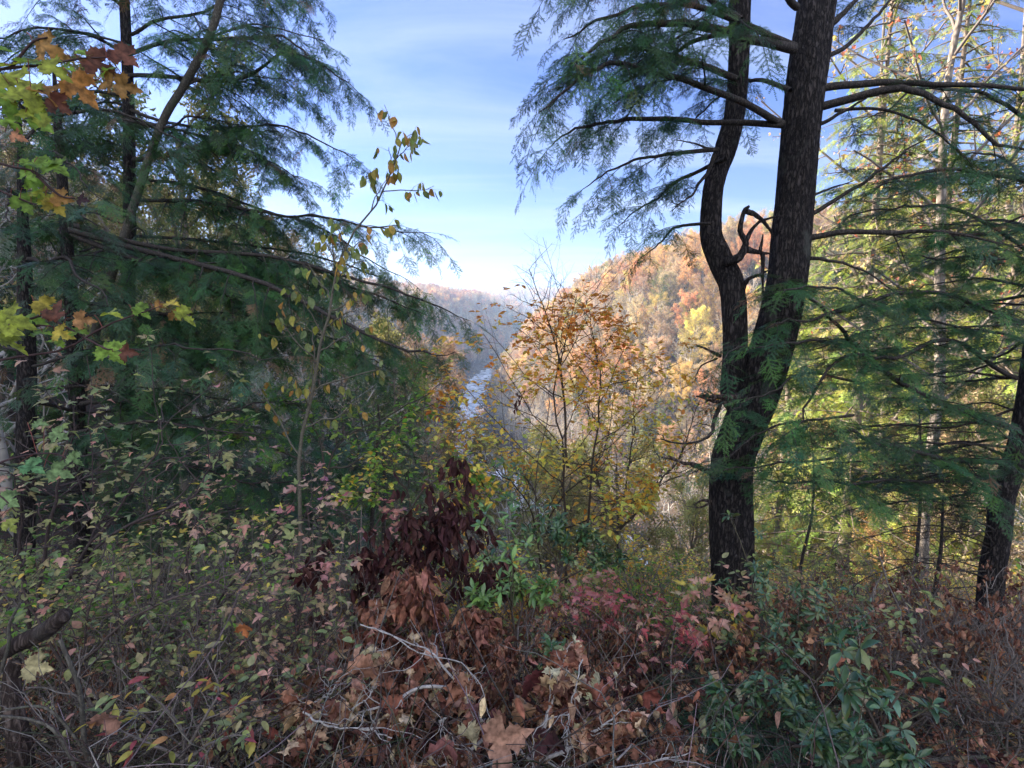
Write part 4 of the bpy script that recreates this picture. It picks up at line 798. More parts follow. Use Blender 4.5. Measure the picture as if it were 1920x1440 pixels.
def beech_col(rng, p):
    """green-yellow low, orange high"""
    _, py = proj(p); u = np.clip((np.asarray(py) - 560) / 420, 0, 1) + rng.normal(0, .18, len(p)); c = np.empty((len(p), 3))
    a = np.array([(.70, .26, .06), (.84, .42, .08), (.86, .60, .11), (.76, .66, .14), (.52, .58, .13)])
    k = np.clip(u * 4, 0, 3.999); i = k.astype(int); f = (k - i)[:, None]; return np.clip((a[i] * (1 - f) + a[i + 1] * f) * rng.uniform(.8, 1.2, (len(p), 1)), .01, .8)
sapling('beech_sapling', 'slender beech sapling in the centre, yellow below, orange higher, bare twigs at its top', [[G(1066, 5.4), (1066, 1000, 5.4), (1064, 880, 5.3), (1066, 820, 5.3), (1060, 700, 5.2), (1072, 630, 5.2), (1088, 560, 5.1)], [(1066, 880, 5.3), (1058, 790, 5.3), (1048, 700, 5.3), (1034, 620, 5.3), (1015, 560, 5.3), (996, 510, 5.3)],
        [(1078, 1035, 5.4), (1100, 990, 5.3), (1102, 880, 5.1), (1115, 780, 5.0), (1120, 690, 5.0), (1110, 620, 5.0), (1100, 560, 5.0)]],
        'ovate', .062, YEL, 4.8, kids=(18, 5, 4), lev=3, ang=50, lenf=.36, up=.08, wig=.05, wcol=(.10, .075, .06), seed=1, cat='tree', r0=.014, colfn=lambda rng, p: beech_col(rng, p), droop=.25, bare_above=(530, 700))
def strip_top():
    pass
sapling('beech_sapling', 'low spreading yellow beech sapling beneath the central one', [[G(1030, 6.5), (1010, 980, 6.4), (975, 920, 6.2), (930, 880, 6), (900, 865, 5.9)], [(1020, 1010, 6.4), (1060, 930, 6.4), (1150, 880, 6.2), (1240, 860, 6)], [(1015, 1000, 6.4), (1000, 920, 6.6), (960, 860, 6.8)], [(1040, 1000, 6.4), (1130, 960, 6), (1220, 930, 5.8)]],
        'ovate', .075, YEL + YEL + ORA[:1], 1.7, lev=3, kids=(16, 5, 4), ang=50, lenf=.42, up=.02, wig=.05, wcol=(.10, .08, .06), seed=2, cat='tree', r0=.012)
sapling('beech_sapling', 'orange leaved beech sapling behind the central one, by the dark trunks', [[G(1155, 8), (1150, 1000, 8), (1160, 900, 8), (1180, 800, 8), (1200, 700, 8)], [(1152, 1000, 8), (1215, 930, 7.8), (1270, 850, 7.8), (1300, 740, 7.8)], [(1152, 980, 8), (1120, 900, 8.2), (1130, 820, 8.2)]],
        'ovate', .075, YEL + ORA + YEL, .8, lev=3, kids=(14, 5, 4), ang=44, lenf=.34, up=.1, wcol=(.10, .08, .06), seed=3, cat='tree', r0=.022)
sapling('leafy_sapling', 'tall thin sapling left of the river, leaves gathered at its leaning tip', [[G(562, 5), (570, 950, 5), (566, 880, 5), (572, 780, 5), (590, 690, 5), (606, 620, 5), (620, 540, 5), (640, 450, 5), (690, 370, 4.95), (725, 300, 4.9), (748, 250, 4.85)]],
        'ovate', .085, [(.30, .30, .07), (.42, .36, .08), (.2, .26, .08), (.5, .28, .08), (.24, .3, .12)], 3, kids=(26, 3), ang=46, lenf=.12, up=.0, wcol=(.20, .18, .14), seed=4, cat='tree', r0=.020, tk=.22, mode='hang', droop=.2)
sapling('leafy_sapling', 'green leaved sapling left of the river with a yellow orange tip', [[G(600, 6.5), (610, 900, 6.5), (640, 830, 6.4), (700, 780, 6.2), (780, 735, 6), (835, 710, 5.9), (880, 682, 5.8)], [(612, 900, 6.5), (600, 820, 6.5), (560, 760, 6.5), (500, 740, 6.5)], [(620, 880, 6.5), (680, 860, 6.4), (760, 790, 6.2), (820, 760, 6)], [(610, 880, 6.5), (540, 850, 6.4), (470, 810, 6.2), (420, 800, 6)]],
        'ovate', .078, LGR, 3.6, kids=(14, 5), ang=48, lenf=.21, up=.02, wcol=(.14, .12, .10), seed=5, cat='tree', r0=.014,
        colfn=lambda rng, p: np.where((proj(p)[0] + rng.normal(0, 18, len(p)) > 800)[:, None], pick(rng, YEL + ORA, len(p)), pick(rng, LGR, len(p))))
sapling('leafy_shrub', 'bright green and yellow shrub behind the dark withered leaves', [[G(760, 5), (760, 960, 5), (740, 900, 5), (720, 870, 5)], [(760, 970, 5), (800, 910, 5), (860, 880, 5), (900, 890, 5)], [(760, 970, 5), (700, 930, 4.9), (640, 920, 4.8)], [(765, 980, 5), (850, 930, 4.9), (920, 930, 4.8)]],
        'ovate', .065, LGR + YEL[:2] + PGR[:2], 4, kids=(13, 5), ang=50, lenf=.36, up=.05, seed=6, r0=.010)
MR = ['redmaple', 'maple']
sapling('maple_shrub', 'low maple with pale green and pinkish leaves at left, level with the river', [[G(40, 3.3), (60, 1180, 3.2), (160, 1040, 3.1), (260, 900, 3.0), (330, 800, 2.9), (350, 750, 2.9)], [(60, 1180, 3.2), (90, 1000, 3.0), (110, 880, 2.9), (150, 800, 2.8)], [(100, 1120, 3.2), (220, 1000, 3.0), (360, 930, 2.9), (430, 860, 2.8)], [(60, 1180, 3.2), (30, 1020, 3), (20, 900, 2.9)]],
        'redmaple', .054, PGR + PNK[:2] + PGR, 2.4, kids=(13, 4), ang=48, lenf=.36, up=.03, wcol=(.12, .09, .09), seed=7, r0=.012, mode='flat')
sapling('maple_shrub', 'low maple with peach and pink leaves in the lower left thicket', [[G(330, 3.4), (380, 1180, 3.3), (470, 1060, 3.2), (560, 980, 3.1), (600, 940, 3.1)], [(380, 1180, 3.3), (360, 1040, 3.2), (380, 960, 3.1), (420, 900, 3.1)], [(400, 1150, 3.3), (480, 1100, 3.1), (560, 1080, 3), (640, 1040, 3)]],
        'redmaple', .050, PNK + PNK + PGR + YEL[:1], 2.0, kids=(11, 4), ang=48, lenf=.34, up=.03, wcol=(.12, .09, .09), seed=8, r0=.010)
sapling('leafy_shrub', 'twiggy shrub with small yellow green leaves in the lower left', [[G(120, 2.9), (150, 1250, 2.8), (180, 1120, 2.7), (250, 1030, 2.7)], [(150, 1250, 2.8), (260, 1150, 2.6), (380, 1090, 2.5), (470, 1060, 2.5)], [(140, 1280, 2.8), (60, 1150, 2.7), (30, 1060, 2.7)]],
        'ovate', .034, PGR + LGR[:1] + YEL[:1], 2, kids=(14, 5), ang=50, lenf=.36, up=.02, wcol=(.16, .12, .11), seed=9, r0=.009)
sapling('maple_shrub', 'pinkish maple sprouts standing left of the brown dead leaves', [[G(520, 2.8), (540, 1300, 2.7), (560, 1200, 2.7), (580, 1120, 2.6), (600, 1060, 2.6)], [(540, 1300, 2.7), (500, 1200, 2.6), (480, 1120, 2.6)], [(540, 1300, 2.7), (590, 1230, 2.6), (620, 1170, 2.5)]],
        'redmaple', .052, PNK + PGR[:2], 1.8, kids=(8, 3), ang=45, lenf=.34, up=.05, wcol=(.13, .09, .09), seed=10, r0=.008)
sapling('leafy_shrub', 'shrub with long yellow leaves at the bottom left', [[G(330, 1.9), (340, 1400, 1.85), (300, 1320, 1.8), (240, 1270, 1.75)], [(340, 1420, 1.85), (380, 1360, 1.8), (420, 1300, 1.8), (400, 1240, 1.8)], [(340, 1420, 1.85), (270, 1390, 1.8), (200, 1350, 1.75)], [(340, 1430, 1.85), (400, 1400, 1.75), (470, 1380, 1.7)]],
        'lance', .055, [(.45, .36, .07), (.4, .38, .09)] + PGR + [(.5, .25, .1), (.4, .1, .12)], 1.5, kids=(7, 3), ang=45, lenf=.32, up=.05, wcol=(.26, .22, .2), seed=12, r0=.007)
sapling('maple_seedling', 'red leaved maple seedling, left one before the laurel', [[G(1090, 3.2), (1095, 1220, 3.1), (1085, 1160, 3.1), (1060, 1140, 3.05)], [(1095, 1220, 3.1), (1120, 1160, 3), (1150, 1120, 3)]], 'redmaple', .058, RED, 2, kids=(6, 2), ang=55, lenf=.4, up=0, wcol=(.2, .1, .1), seed=13, r0=.005, group='red maple seedlings')
sapling('maple_seedling', 'red leaved maple seedling, right one beside the big trunk', [[G(1230, 3.2), (1230, 1240, 3.1), (1210, 1190, 3.05), (1190, 1165, 3)], [(1230, 1240, 3.1), (1250, 1190, 3), (1270, 1140, 3)], [(1230, 1240, 3.1), (1280, 1220, 3), (1310, 1190, 3)]], 'redmaple', .058, RED + PNK[:1], 2, kids=(6, 2), ang=55, lenf=.4, up=0, wcol=(.2, .1, .1), seed=14, r0=.005, group='red maple seedlings')
sapling('maple_seedling', 'pinkish maple seedling beside the dark withered leaves', [[G(660, 3.9), (670, 1020, 3.8), (660, 970, 3.8), (650, 940, 3.8)], [(670, 1020, 3.8), (710, 980, 3.7), (740, 950, 3.7)]], 'maple', .055, RED[1:2] + PNK + [(.45, .2, .3)], 2, kids=(6, 2), ang=50, lenf=.4, up=0, wcol=(.2, .1, .1), seed=15, r0=.005)
sapling('maple_seedling', 'pink and green maple seedling behind the bright laurel', [[G(1080, 4), (1085, 1150, 3.9), (1075, 1100, 3.9)], [(1085, 1150, 3.9), (1120, 1110, 3.8), (1150, 1090, 3.8)]], 'maple', .06, PNK + RED[1:2] + PGR[:2], 2, kids=(6, 2), ang=50, lenf=.4, up=0, wcol=(.2, .1, .1), seed=16, r0=.005)
sapling('maple_seedling', 'small yellow and peach maple at the foot of the big trunk', [[G(1330, 3.3), (1335, 1220, 3.3), (1330, 1160, 3.3), (1320, 1120, 3.2)], [(1335, 1220, 3.3), (1370, 1160, 3.2), (1385, 1130, 3.2)]], 'redmaple', .075, YEL[:1] + PNK + PGR[:1], 3, kids=(6, 3), ang=50, lenf=.4, up=0, wcol=(.3, .2, .15), seed=17, r0=.006)
# withered plants
sapling('withered_shrub', 'withered shrub of dark maroon hanging leaves in the centre', [[G(800, 3.4), (800, 1130, 3.3), (790, 1050, 3.3), (800, 980, 3.3), (845, 925, 3.3)], [(800, 1150, 3.3), (760, 1060, 3.2), (780, 970, 3.2)], [(800, 1150, 3.3), (860, 1080, 3.2), (870, 1000, 3.2), (876, 960, 3.2)], [(800, 1150, 3.3), (720, 1100, 3.2), (680, 1040, 3.2)], [(810, 1150, 3.3), (880, 1110, 3.2), (960, 1070, 3.1)], [(800, 1120, 3.3), (820, 1040, 3.4), (830, 970, 3.4)]],
        'wither', .088, DRK, 4.5, kids=(11, 3), ang=46, lenf=.34, up=.05, wcol=(.09, .06, .055), seed=18, r0=.009, mode='hang', mat='dry')
sapling('withered_shrub', 'withered shrub of narrow reddish brown hanging leaves below the maroon one', [[G(760, 2.8), (770, 1280, 2.7), (740, 1200, 2.7), (700, 1130, 2.7)], [(770, 1290, 2.7), (800, 1200, 2.6), (790, 1120, 2.6), (770, 1080, 2.6)], [(770, 1290, 2.7), (850, 1230, 2.6), (900, 1160, 2.6)], [(770, 1300, 2.7), (690, 1240, 2.6), (640, 1180, 2.6)], [(770, 1300, 2.7), (860, 1290, 2.5), (940, 1240, 2.5)]],
        'drylance', .085, [(.26, .11, .07), (.32, .15, .10), (.2, .08, .055), (.16, .07, .055)], 5, kids=(12, 4), ang=42, lenf=.30, up=.0, wcol=(.22, .17, .15), seed=19, r0=.009, mode='hang', mat='dry')
sapling('withered_shrub', 'small dark withered sprig hanging left of the maroon shrub', [[G(600, 3.2), (610, 1130, 3.1), (600, 1060, 3.1), (598, 1030, 3.1)]], 'wither', .10, DRK, 3, kids=(6, 2), ang=40, lenf=.2, seed=20, mode='hang', mat='dry', r0=.006)
sapling('withered_shrub', 'arching twig with dark curled leaves before the sunlit slope', [[(1010, 1020, 4.6), (1000, 900, 4.5), (1030, 760, 4.4), (1010, 722, 4.4), (980, 735, 4.4), (960, 760, 4.4)]], 'wither', .045, DRK, 1.5, kids=(7, 2), ang=30, lenf=.07, seed=21, mode='hang', mat='dry', r0=.005, tk=.75)
sapling('fallen_branch', 'fallen branch with big curled brown sycamore leaves and white twigs at the bottom', [[(1060, 1500, 1.75), (1010, 1430, 1.8), (920, 1370, 1.9), (870, 1290, 2.0), (820, 1230, 2.1), (760, 1200, 2.2), (690, 1180, 2.3)], [(880, 1310, 2.0), (800, 1290, 2.0), (720, 1330, 1.95), (620, 1350, 1.9), (560, 1335, 1.9)], [(1000, 1420, 1.8), (1040, 1300, 1.9), (1070, 1200, 2.1)], [(1010, 1430, 1.8), (1110, 1370, 1.85), (1160, 1330, 1.9)], [(920, 1370, 1.9), (860, 1420, 1.8), (780, 1450, 1.7)], [(1060, 1480, 1.75), (1180, 1440, 1.75), (1290, 1410, 1.75)]],
        'syc', .062, BRN + BRN + TAN, 3.0, kids=(9, 3), ang=48, lenf=.26, up=.02, wig=.12, wcol=(.55, .50, .47), seed=22, r0=.008, mode='hang', mat='dry', cat='branch', droop=.7)
# laurels and rhododendron
LAU_D = [(.045, .10, .045), (.06, .125, .05), (.05, .11, .06), (.085, .145, .06), (.12, .15, .05)]
LAU_L = [(.12, .21, .05), (.15, .25, .055), (.09, .17, .05)]
def laurel(label, stems, size, pal, per, seed, kids=(6, 3), lenf=.36, group='laurel bushes', r0=.008, whorl=9):
    """evergreen with leaves in whorls at the twig ends"""
    rng = np.random.default_rng(seed); S = [PP(q) for q in stems]; t = thing('laurel_bush', label, 'shrub', S[0][0], group); gw, gl = Geo(), Geo(); out = {}; ends = []
    for s in S:
        pl = crom(s, 12); L = np.linalg.norm(np.diff(pl, axis=0), axis=1).sum(); V, F = tubes(pl[None], (r0 * (1 - .6 * np.linspace(0, 1, 12)))[None], 6); gw.add(V, F, (.16, .12, .10)); ends.append((pl[-1], nrm(pl[-1] - pl[-3])))
        for i in range(kids[0]):
            k = rng.integers(4, 11); tg = nrm(pl[k + 1] - pl[k]); grow(rng, pl[k], tg + rng.normal(0, .6, 3) + [0, 0, .3], L * lenf * rng.uniform(.5, 1.1), r0 * .5, 1, 2, out, (3, kids[1]), 40, .2, .07, .5)
    if out: out_wood(gw, out, 7, (4, 4, 3), (.16, .14, .09)); ends += [(c[-1], nrm(c[-1] - c[-3])) for k in out for c, r in out[k]]
    E = np.array([e[0] for e in ends]); D = np.array([e[1] for e in ends]); n = len(E); a = rng.uniform(0, 6.28, (n, 1)) + np.arange(whorl)[None] * 2.4; el = np.radians(rng.uniform(-25, 65, (n, whorl)))
    D = nrm(D + [0, 0, .5]); A0 = nrm(np.cross(D, [.3, .2, .1])); B0 = np.cross(D, A0)
    X = (A0[:, None] * np.cos(a)[..., None] + B0[:, None] * np.sin(a)[..., None]) * np.cos(el)[..., None] + D[:, None] * np.sin(el)[..., None]; X = X.reshape(-1, 3); T = np.repeat(E, whorl, 0) - np.repeat(D, whorl, 0) * rng.uniform(0, .03, (n * whorl, 1))
    Nn = np.repeat(D, whorl, 0) + rng.normal(0, .32, X.shape); col = pick(rng, pal, len(X), .15); q = rng.integers(0, 5, len(X)); sz = size * rng.uniform(.45, 1.15, len(X))
    for k in range(5):
        m = q == k; inst(gl, TP['laurel'][k], X[m], Nn[m], T[m], sz[m], col[m])
    gw.build('stem', M['twig'], t); gl.build('foliage', M['gloss'], t); return t
laurel('light green laurel standing right of the maroon withered shrub', [[G(960, 3), (965, 1200, 2.9), (955, 1130, 2.85), (935, 1085, 2.8)], [(965, 1200, 2.9), (1000, 1140, 2.9), (1020, 1120, 2.9)], [(965, 1220, 2.9), (910, 1170, 2.8), (920, 1120, 2.8)], [(965, 1200, 2.9), (980, 1130, 3), (975, 1090, 3)]], .062, LAU_L, 1, 31, kids=(4, 2))
laurel('darker laurel below the central beech sapling', [[G(1050, 4.2), (1050, 1080, 4.1), (1020, 1020, 4.1), (990, 990, 4.1)], [(1050, 1080, 4.1), (1080, 1030, 4.1), (1090, 1000, 4.1)], [(1050, 1090, 4.1), (1110, 1060, 4), (1140, 1050, 4)], [(1050, 1080, 4.1), (1050, 1020, 4.2), (1045, 985, 4.2)]], .066, LAU_D + LAU_L[:1], 1, 32, kids=(7, 3))
laurel('laurel sprouting before the base of the big trunk, topmost sprigs against its bark', [[G(1440, 3.3), (1430, 1250, 3.2), (1415, 1150, 3.15), (1408, 1060, 3.1)], [(1430, 1250, 3.2), (1450, 1180, 3.1), (1425, 1120, 3.1)], [(1430, 1260, 3.2), (1480, 1200, 3.1), (1500, 1160, 3.1)], [(1430, 1260, 3.2), (1380, 1220, 3.1), (1370, 1190, 3.1)]], .055, LAU_D, 1, 33, kids=(4, 2))
laurel('laurel with pale tipped leaves right of the big trunk', [[G(1530, 3.0), (1530, 1270, 2.9), (1525, 1180, 2.9), (1530, 1130, 2.9)], [(1530, 1270, 2.9), (1560, 1230, 2.8), (1590, 1190, 2.8)], [(1530, 1280, 2.9), (1480, 1240, 2.8), (1465, 1200, 2.8)]], .055, LAU_D, 1, 34, kids=(4, 2))
laurel('broad leaved rhododendron sprig at lower right', [[G(1640, 2.2), (1650, 1380, 2.15), (1680, 1310, 2.1), (1720, 1270, 2.1)], [(1650, 1380, 2.15), (1620, 1320, 2.1), (1590, 1290, 2.1)], [(1650, 1390, 2.15), (1600, 1380, 2.1), (1550, 1370, 2.1)]], .090, LAU_D + [(.09, .2, .12)], 1, 35, kids=(2, 1), whorl=8)
laurel('low laurel thicket spreading over the ground at lower right, left of the rhododendron', [[G(1450, 2.5), (1450, 1350, 2.4), (1410, 1290, 2.4)], [(1450, 1350, 2.4), (1500, 1300, 2.4)], [(1450, 1360, 2.4), (1380, 1330, 2.4), (1350, 1290, 2.4)], [(1450, 1360, 2.4), (1540, 1350, 2.3)], [(1450, 1380, 2.3), (1400, 1380, 2.2), (1360, 1370, 2.2)], [(1460, 1400, 2.2), (1520, 1400, 2.1), (1580, 1410, 2.0)]], .052, LAU_D, 1, 36, kids=(5, 3))
laurel('laurel growing at the bottom edge right of the fallen branch', [[G(1580, 1.95), (1590, 1420, 1.9), (1640, 1390, 1.85)], [(1590, 1420, 1.9), (1530, 1400, 1.9)], [(1590, 1430, 1.9), (1700, 1410, 1.8)]], .055, LAU_D, 1, 37, kids=(4, 2))
laurel('small laurel tuft among the dead leaves', [[G(1040, 2.4), (1045, 1300, 2.4), (1040, 1270, 2.4)], [(1045, 1300, 2.4), (1070, 1280, 2.4)]], .06, LAU_D, 1, 38, kids=(3, 2))
def seedling(label, px, Y, topdz, seed, pal=None):
    rng = np.random.default_rng(seed); b = PP([G(px, Y)])[0]; t = thing('hemlock_seedling', label, 'seedling', b, 'hemlock seedlings at lower right'); gw, gf = Geo(), Geo()
    pl = np.array([b, b + [.02, 0, topdz * .5], b + [.03, 0, topdz]]); V, F = tubes(crom(pl, 8)[None], np.linspace(.008, .003, 8)[None], 5); gw.add(V, F, (.5, .4, .35))
    for i in range(16):
        u = rng.uniform(.15, 1); a = i * 2.4; L = .42 * (1.15 - u) + .12; p = b + np.array([.03 * u, 0, topdz * u]); d = np.array([math.cos(a), math.sin(a), .12])
        hemlock_branch(gw, gf, rng, [p, p + d * L * .5, p + d * L - [0, 0, .05]], .004, pal or [(.05, .12, .065), (.07, .15, .08)], FR, fl=.20, gap=.06, sub=.22, start=.1, droop=.2, subgap=.07)
    gw.build('stem', M['bark_small'], t); gf.build('foliage', M['needle'], t)
seedling('feathery hemlock seedling nearest the bottom edge', 1500, 2.1, .42, 51); seedling('feathery hemlock seedling below the big trunk', 1400, 2.7, .45, 52); seedling('feathery hemlock seedling behind the laurel thicket', 1470, 2.9, .40, 53)

# ------------------------------------------------------------------ maple boughs close to the camera
def bough(label, twigs, leaves, seed, name='maple_bough'):
    rng = np.random.default_rng(seed); T = [PP(q) for q in twigs]; t = thing(name, label, 'branch', T[0][0], 'maple boughs at the left edge'); g = Geo(); gl = Geo()
    for q in T:
        pl = crom(q, 12); V, F = tubes(pl[None], np.linspace(.0042, .0016, 12)[None], 6); g.add(V, F, (.10, .06, .06))
    allp = np.concatenate([crom(q, 20) for q in T])
    for (px, py, Y, w, ang, tilt, c) in leaves:
        p = P(px, py, Y); s = w / FPX * Y * .64; a = math.radians(ang); X = np.array([math.cos(a), rng.normal(0, .15), math.sin(a)])   # ang: 0 = to the right, -90 = down
        n0 = np.array([0, -math.cos(math.radians(tilt)), math.sin(math.radians(tilt))]) + rng.normal(0, .22, 3)
        base = p - nrm(X) * s * .85; col = np.array([c]) * rng.uniform(.85, 1.15)
        inst(gl, TP['maple'][rng.integers(0, 5)], X[None], n0[None], base[None], np.array([s]), col)
        k = np.argmin(((allp - base) ** 2).sum(1))
        if np.linalg.norm(allp[k] - base) < .3: V, F = tubes(crom([allp[k], (allp[k] + base) / 2 + [0, 0, .006], base], 5)[None], np.full((1, 5), .0011), 4); g.add(V, F, (.35, .12, .10))
    g.build('twig', M['twig'], t, smooth=True); gl.build('foliage', M['spotleaf'], t)
yg, gn, og, rb, yl = (.32, .36, .05), (.20, .32, .05), (.38, .20, .06), (.15, .055, .035), (.46, .36, .06)
bough('maple bough at the top left with large yellow green and rusty brown leaves', [[(-80, 150, 1.5), (0, 130, 1.5), (80, 122, 1.5), (150, 110, 1.5), (200, 108, 1.5)], [(20, 128, 1.5), (60, 80, 1.5), (90, 70, 1.5)], [(80, 122, 1.5), (130, 145, 1.48), (180, 150, 1.46)], [(-40, 150, 1.5), (10, 180, 1.45), (60, 190, 1.42)]],
      [(88, 88, 1.5, 80, -35, 20, og), (105, 100, 1.52, 40, -30, 20, rb), (232, 105, 1.5, 75, -30, 10, rb), (185, 120, 1.5, 80, -20, 20, rb), (200, 155, 1.5, 60, 200, 15, og), (235, 162, 1.48, 60, -15, 15, og), (150, 165, 1.45, 85, -50, 15, (.5, .22, .06)), (120, 130, 1.5, 60, -10, 60, gn), (60, 115, 1.5, 80, 10, 65, gn), (15, 120, 1.5, 70, 20, 60, yg),
       (30, 150, 1.45, 90, -20, 55, yg), (90, 175, 1.42, 95, -25, 30, og), (50, 180, 1.4, 100, -40, 35, yg), (10, 195, 1.4, 80, -60, 40, gn), (65, 215, 1.4, 85, -30, 40, yg), (110, 195, 1.42, 60, -40, 10, rb), (78, 232, 1.4, 60, -35, 55, gn), (160, 100, 1.5, 50, 15, 70, gn), (200, 130, 1.5, 55, 200, 60, gn), (0, 165, 1.4, 80, -30, 45, yg), (5, 90, 1.5, 60, 15, 70, gn), (30, 255, 1.4, 40, -20, 10, (.5, .22, .12)), (100, 130, 1.4, 70, -20, 50, yg), (20, 230, 1.4, 50, -30, 50, gn)], 61)
bough('maple bough of green leaves below the rusty ones, at the left edge', [[(-60, 290, 1.6), (20, 312, 1.6), (60, 320, 1.6), (100, 345, 1.6)], [(-40, 340, 1.6), (30, 370, 1.6), (70, 385, 1.6)], [(60, 320, 1.6), (110, 365, 1.6), (140, 372, 1.6)]],
      [(55, 325, 1.6, 55, -50, 45, gn), (80, 305, 1.6, 65, 10, 60, gn), (105, 315, 1.6, 70, -30, 45, gn), (45, 382, 1.6, 60, -55, 25, gn), (75, 362, 1.6, 55, -15, 65, yg), (90, 378, 1.6, 55, -25, 55, yg), (105, 385, 1.6, 60, -55, 35, yl), (115, 372, 1.6, 55, -10, 15, og), (48, 305, 1.6, 35, 0, 60, gn), (155, 375, 1.6, 36, -10, 20, (.05, .02, .03)), (65, 350, 1.6, 50, -60, 40, gn)], 62)
bough('maple bough with yellow and lime leaves reaching in at mid left', [[(-80, 690, 1.6), (40, 668, 1.6), (120, 655, 1.6), (200, 610, 1.6), (270, 585, 1.6), (300, 575, 1.6)], [(-60, 600, 1.6), (0, 612, 1.6), (80, 610, 1.6), (120, 620, 1.6)], [(100, 600, 1.6), (190, 650, 1.6), (210, 655, 1.6)], [(20, 610, 1.6), (80, 590, 1.6), (100, 580, 1.6)]],
      [(20, 600, 1.55, 95, -10, 50, yg), (20, 640, 1.55, 80, -15, 60, yg), (62, 598, 1.6, 60, -5, 70, gn), (85, 575, 1.6, 60, -40, 20, yl), (102, 585, 1.58, 60, 80, 5, rb), (78, 625, 1.6, 55, -10, 60, gn), (115, 625, 1.58, 55, -20, 30, yl), (105, 640, 1.6, 50, -10, 65, gn), (148, 622, 1.6, 50, -15, 60, gn), (155, 600, 1.6, 50, -10, 20, (.5, .25, .1)), (208, 588, 1.6, 55, 5, 60, yg), (265, 582, 1.6, 48, -25, 60, gn),
       (322, 570, 1.6, 45, -10, 40, yl), (345, 590, 1.6, 62, -20, 55, yg), (328, 592, 1.6, 35, -40, 10, og), (210, 662, 1.6, 85, -40, 60, gn), (240, 662, 1.6, 55, -5, 15, rb), (298, 572, 1.6, 30, -10, 10, og), (0, 615, 1.5, 80, -10, 50, yg)], 63)
bough('drooping sprig of big pale green leaves at the left edge, below the yellow bough', [[(-60, 900, 1.7), (0, 930, 1.7), (30, 960, 1.7)], [(-60, 900, 1.7), (20, 860, 1.8), (100, 850, 1.9), (140, 870, 1.9)]], [(15, 938, 1.7, 60, -30, 50, (.20, .30, .12)), (110, 885, 1.9, 60, -15, 40, (.20, .30, .12)), (140, 860, 1.9, 50, -60, 40, (.20, .30, .12)), (110, 815, 1.9, 50, -30, 40, (.20, .30, .12)), (75, 795, 1.9, 40, -10, 50, (.20, .30, .12)), (60, 875, 1.9, 60, -5, 60, (.16, .34, .14)), (20, 985, 1.7, 45, -50, 50, (.4, .44, .1))], 64)
for lab, pts, r in (('white twig zigzagging down through the brown leaves at the bottom centre', [(677, 1170, 2.2), (720, 1185, 2.15), (775, 1221, 2.05), (819, 1232, 2.0), (862, 1243, 1.95), (892, 1272, 1.9), (903, 1327, 1.85), (921, 1363, 1.8)], .0042), ('white forked twig right of the bottom centre, its upper end reaching the laurel tuft', [(1092, 1236, 2.0), (1078, 1301, 1.9), (1067, 1338, 1.85), (1037, 1345, 1.8), (1008, 1378, 1.75), (1010, 1445, 1.7)], .0042),
                    ('white twig curving down beside the forked one at the bottom', [(1067, 1340, 1.84), (1063, 1389, 1.78), (1056, 1422, 1.74), (1030, 1450, 1.7)], .0038), ('short white twig at the left end of the brown leaves', [(590, 1318, 1.9), (622, 1301, 1.9), (647, 1272, 1.92)], .0036), ('white twig hooking upward among the brown leaves, left of the zigzag one', [(655, 1330, 1.85), (687, 1301, 1.87), (696, 1270, 1.9)], .0036),
                    ('short stub of white twig in the brown leaves, below the zigzag one', [(837, 1345, 1.78), (826, 1367, 1.76), (828, 1388, 1.74)], .0040), ('white twig leaving the bottom edge in the middle', [(940, 1398, 1.72), (965, 1450, 1.68)], .0048), ('thick pale twig with curled leaves lying left of the bottom centre', [(565, 1338, 1.8), (620, 1363, 1.78), (700, 1371, 1.76), (735, 1385, 1.75)], .0060)):
    rng = np.random.default_rng(int(pts[0][0])); tt = thing('white_twig', lab, 'twig', P(*pts[0]), 'white twigs among the brown leaves'); pl = crom(PP(pts), 24) + np.cumsum(rng.normal(0, .0028, (24, 3)), 0) + rng.normal(0, .0022, (24, 3)); g = Geo(); V, F = tubes(pl[None], np.linspace(r * .68, r * .34, 24)[None], 7); g.add(V, F, (.50, .465, .44)); g.build('twig', M['twig'], tt, smooth=True)
    out = {}
    for k in rng.integers(3, 22, 6): grow(rng, pl[k], nrm(pl[k + 1] - pl[k - 1]) + rng.normal(0, .7, 3), rng.uniform(.06, .22), r * .36, 1, 2, out, (2, 2), 50, .0, .14, .5)
    gg = Geo(); out_wood(gg, out, 7, (5, 4, 3), (.50, .46, .44)); gg.build('side_twig', M['twig'], tt)
# big single leaves that stand out among the brush
def lone(label, px, py, Y, w, ang, tilt, c, tpl='syc', nm='dead_leaf'):
    rng = np.random.default_rng(int(px * 7 + py)); g = Geo(); p = P(px, py, Y); s = w / FPX * Y * .85; a = math.radians(ang); X = nrm(np.array([math.cos(a), rng.normal(0, .1), math.sin(a)])); n0 = np.array([0, -math.cos(math.radians(tilt)), math.sin(math.radians(tilt))]) + rng.normal(0, .12, 3)
    inst(g, TP[tpl][rng.integers(0, 5)], X[None], n0[None], np.zeros((1, 3)) - X * s * .7, np.array([s]), np.array([c])); o = bpy.data.objects.new(nm, g.mesh(nm, M['dry'])); o.location = p; C.objects.link(o); tag(o, label, 'leaf')
lone('brown lobed leaf hanging left of the fallen branch', 690, 1245, 2.0, 75, -80, 10, (.34, .17, .11))
lone('large brown sycamore leaf lying flat at the bottom centre', 945, 1388, 1.7, 105, 25, 35, (.36, .20, .14))
lone('large maroon leaf standing upright among the dead leaves', 1003, 1275, 2.0, 85, -60, 10, (.16, .05, .05), 'maple')
lone('brown oak leaf caught upright in the laurel twigs', 1520, 1195, 2.6, 50, -85, 10, (.42, .22, .13), 'oak')
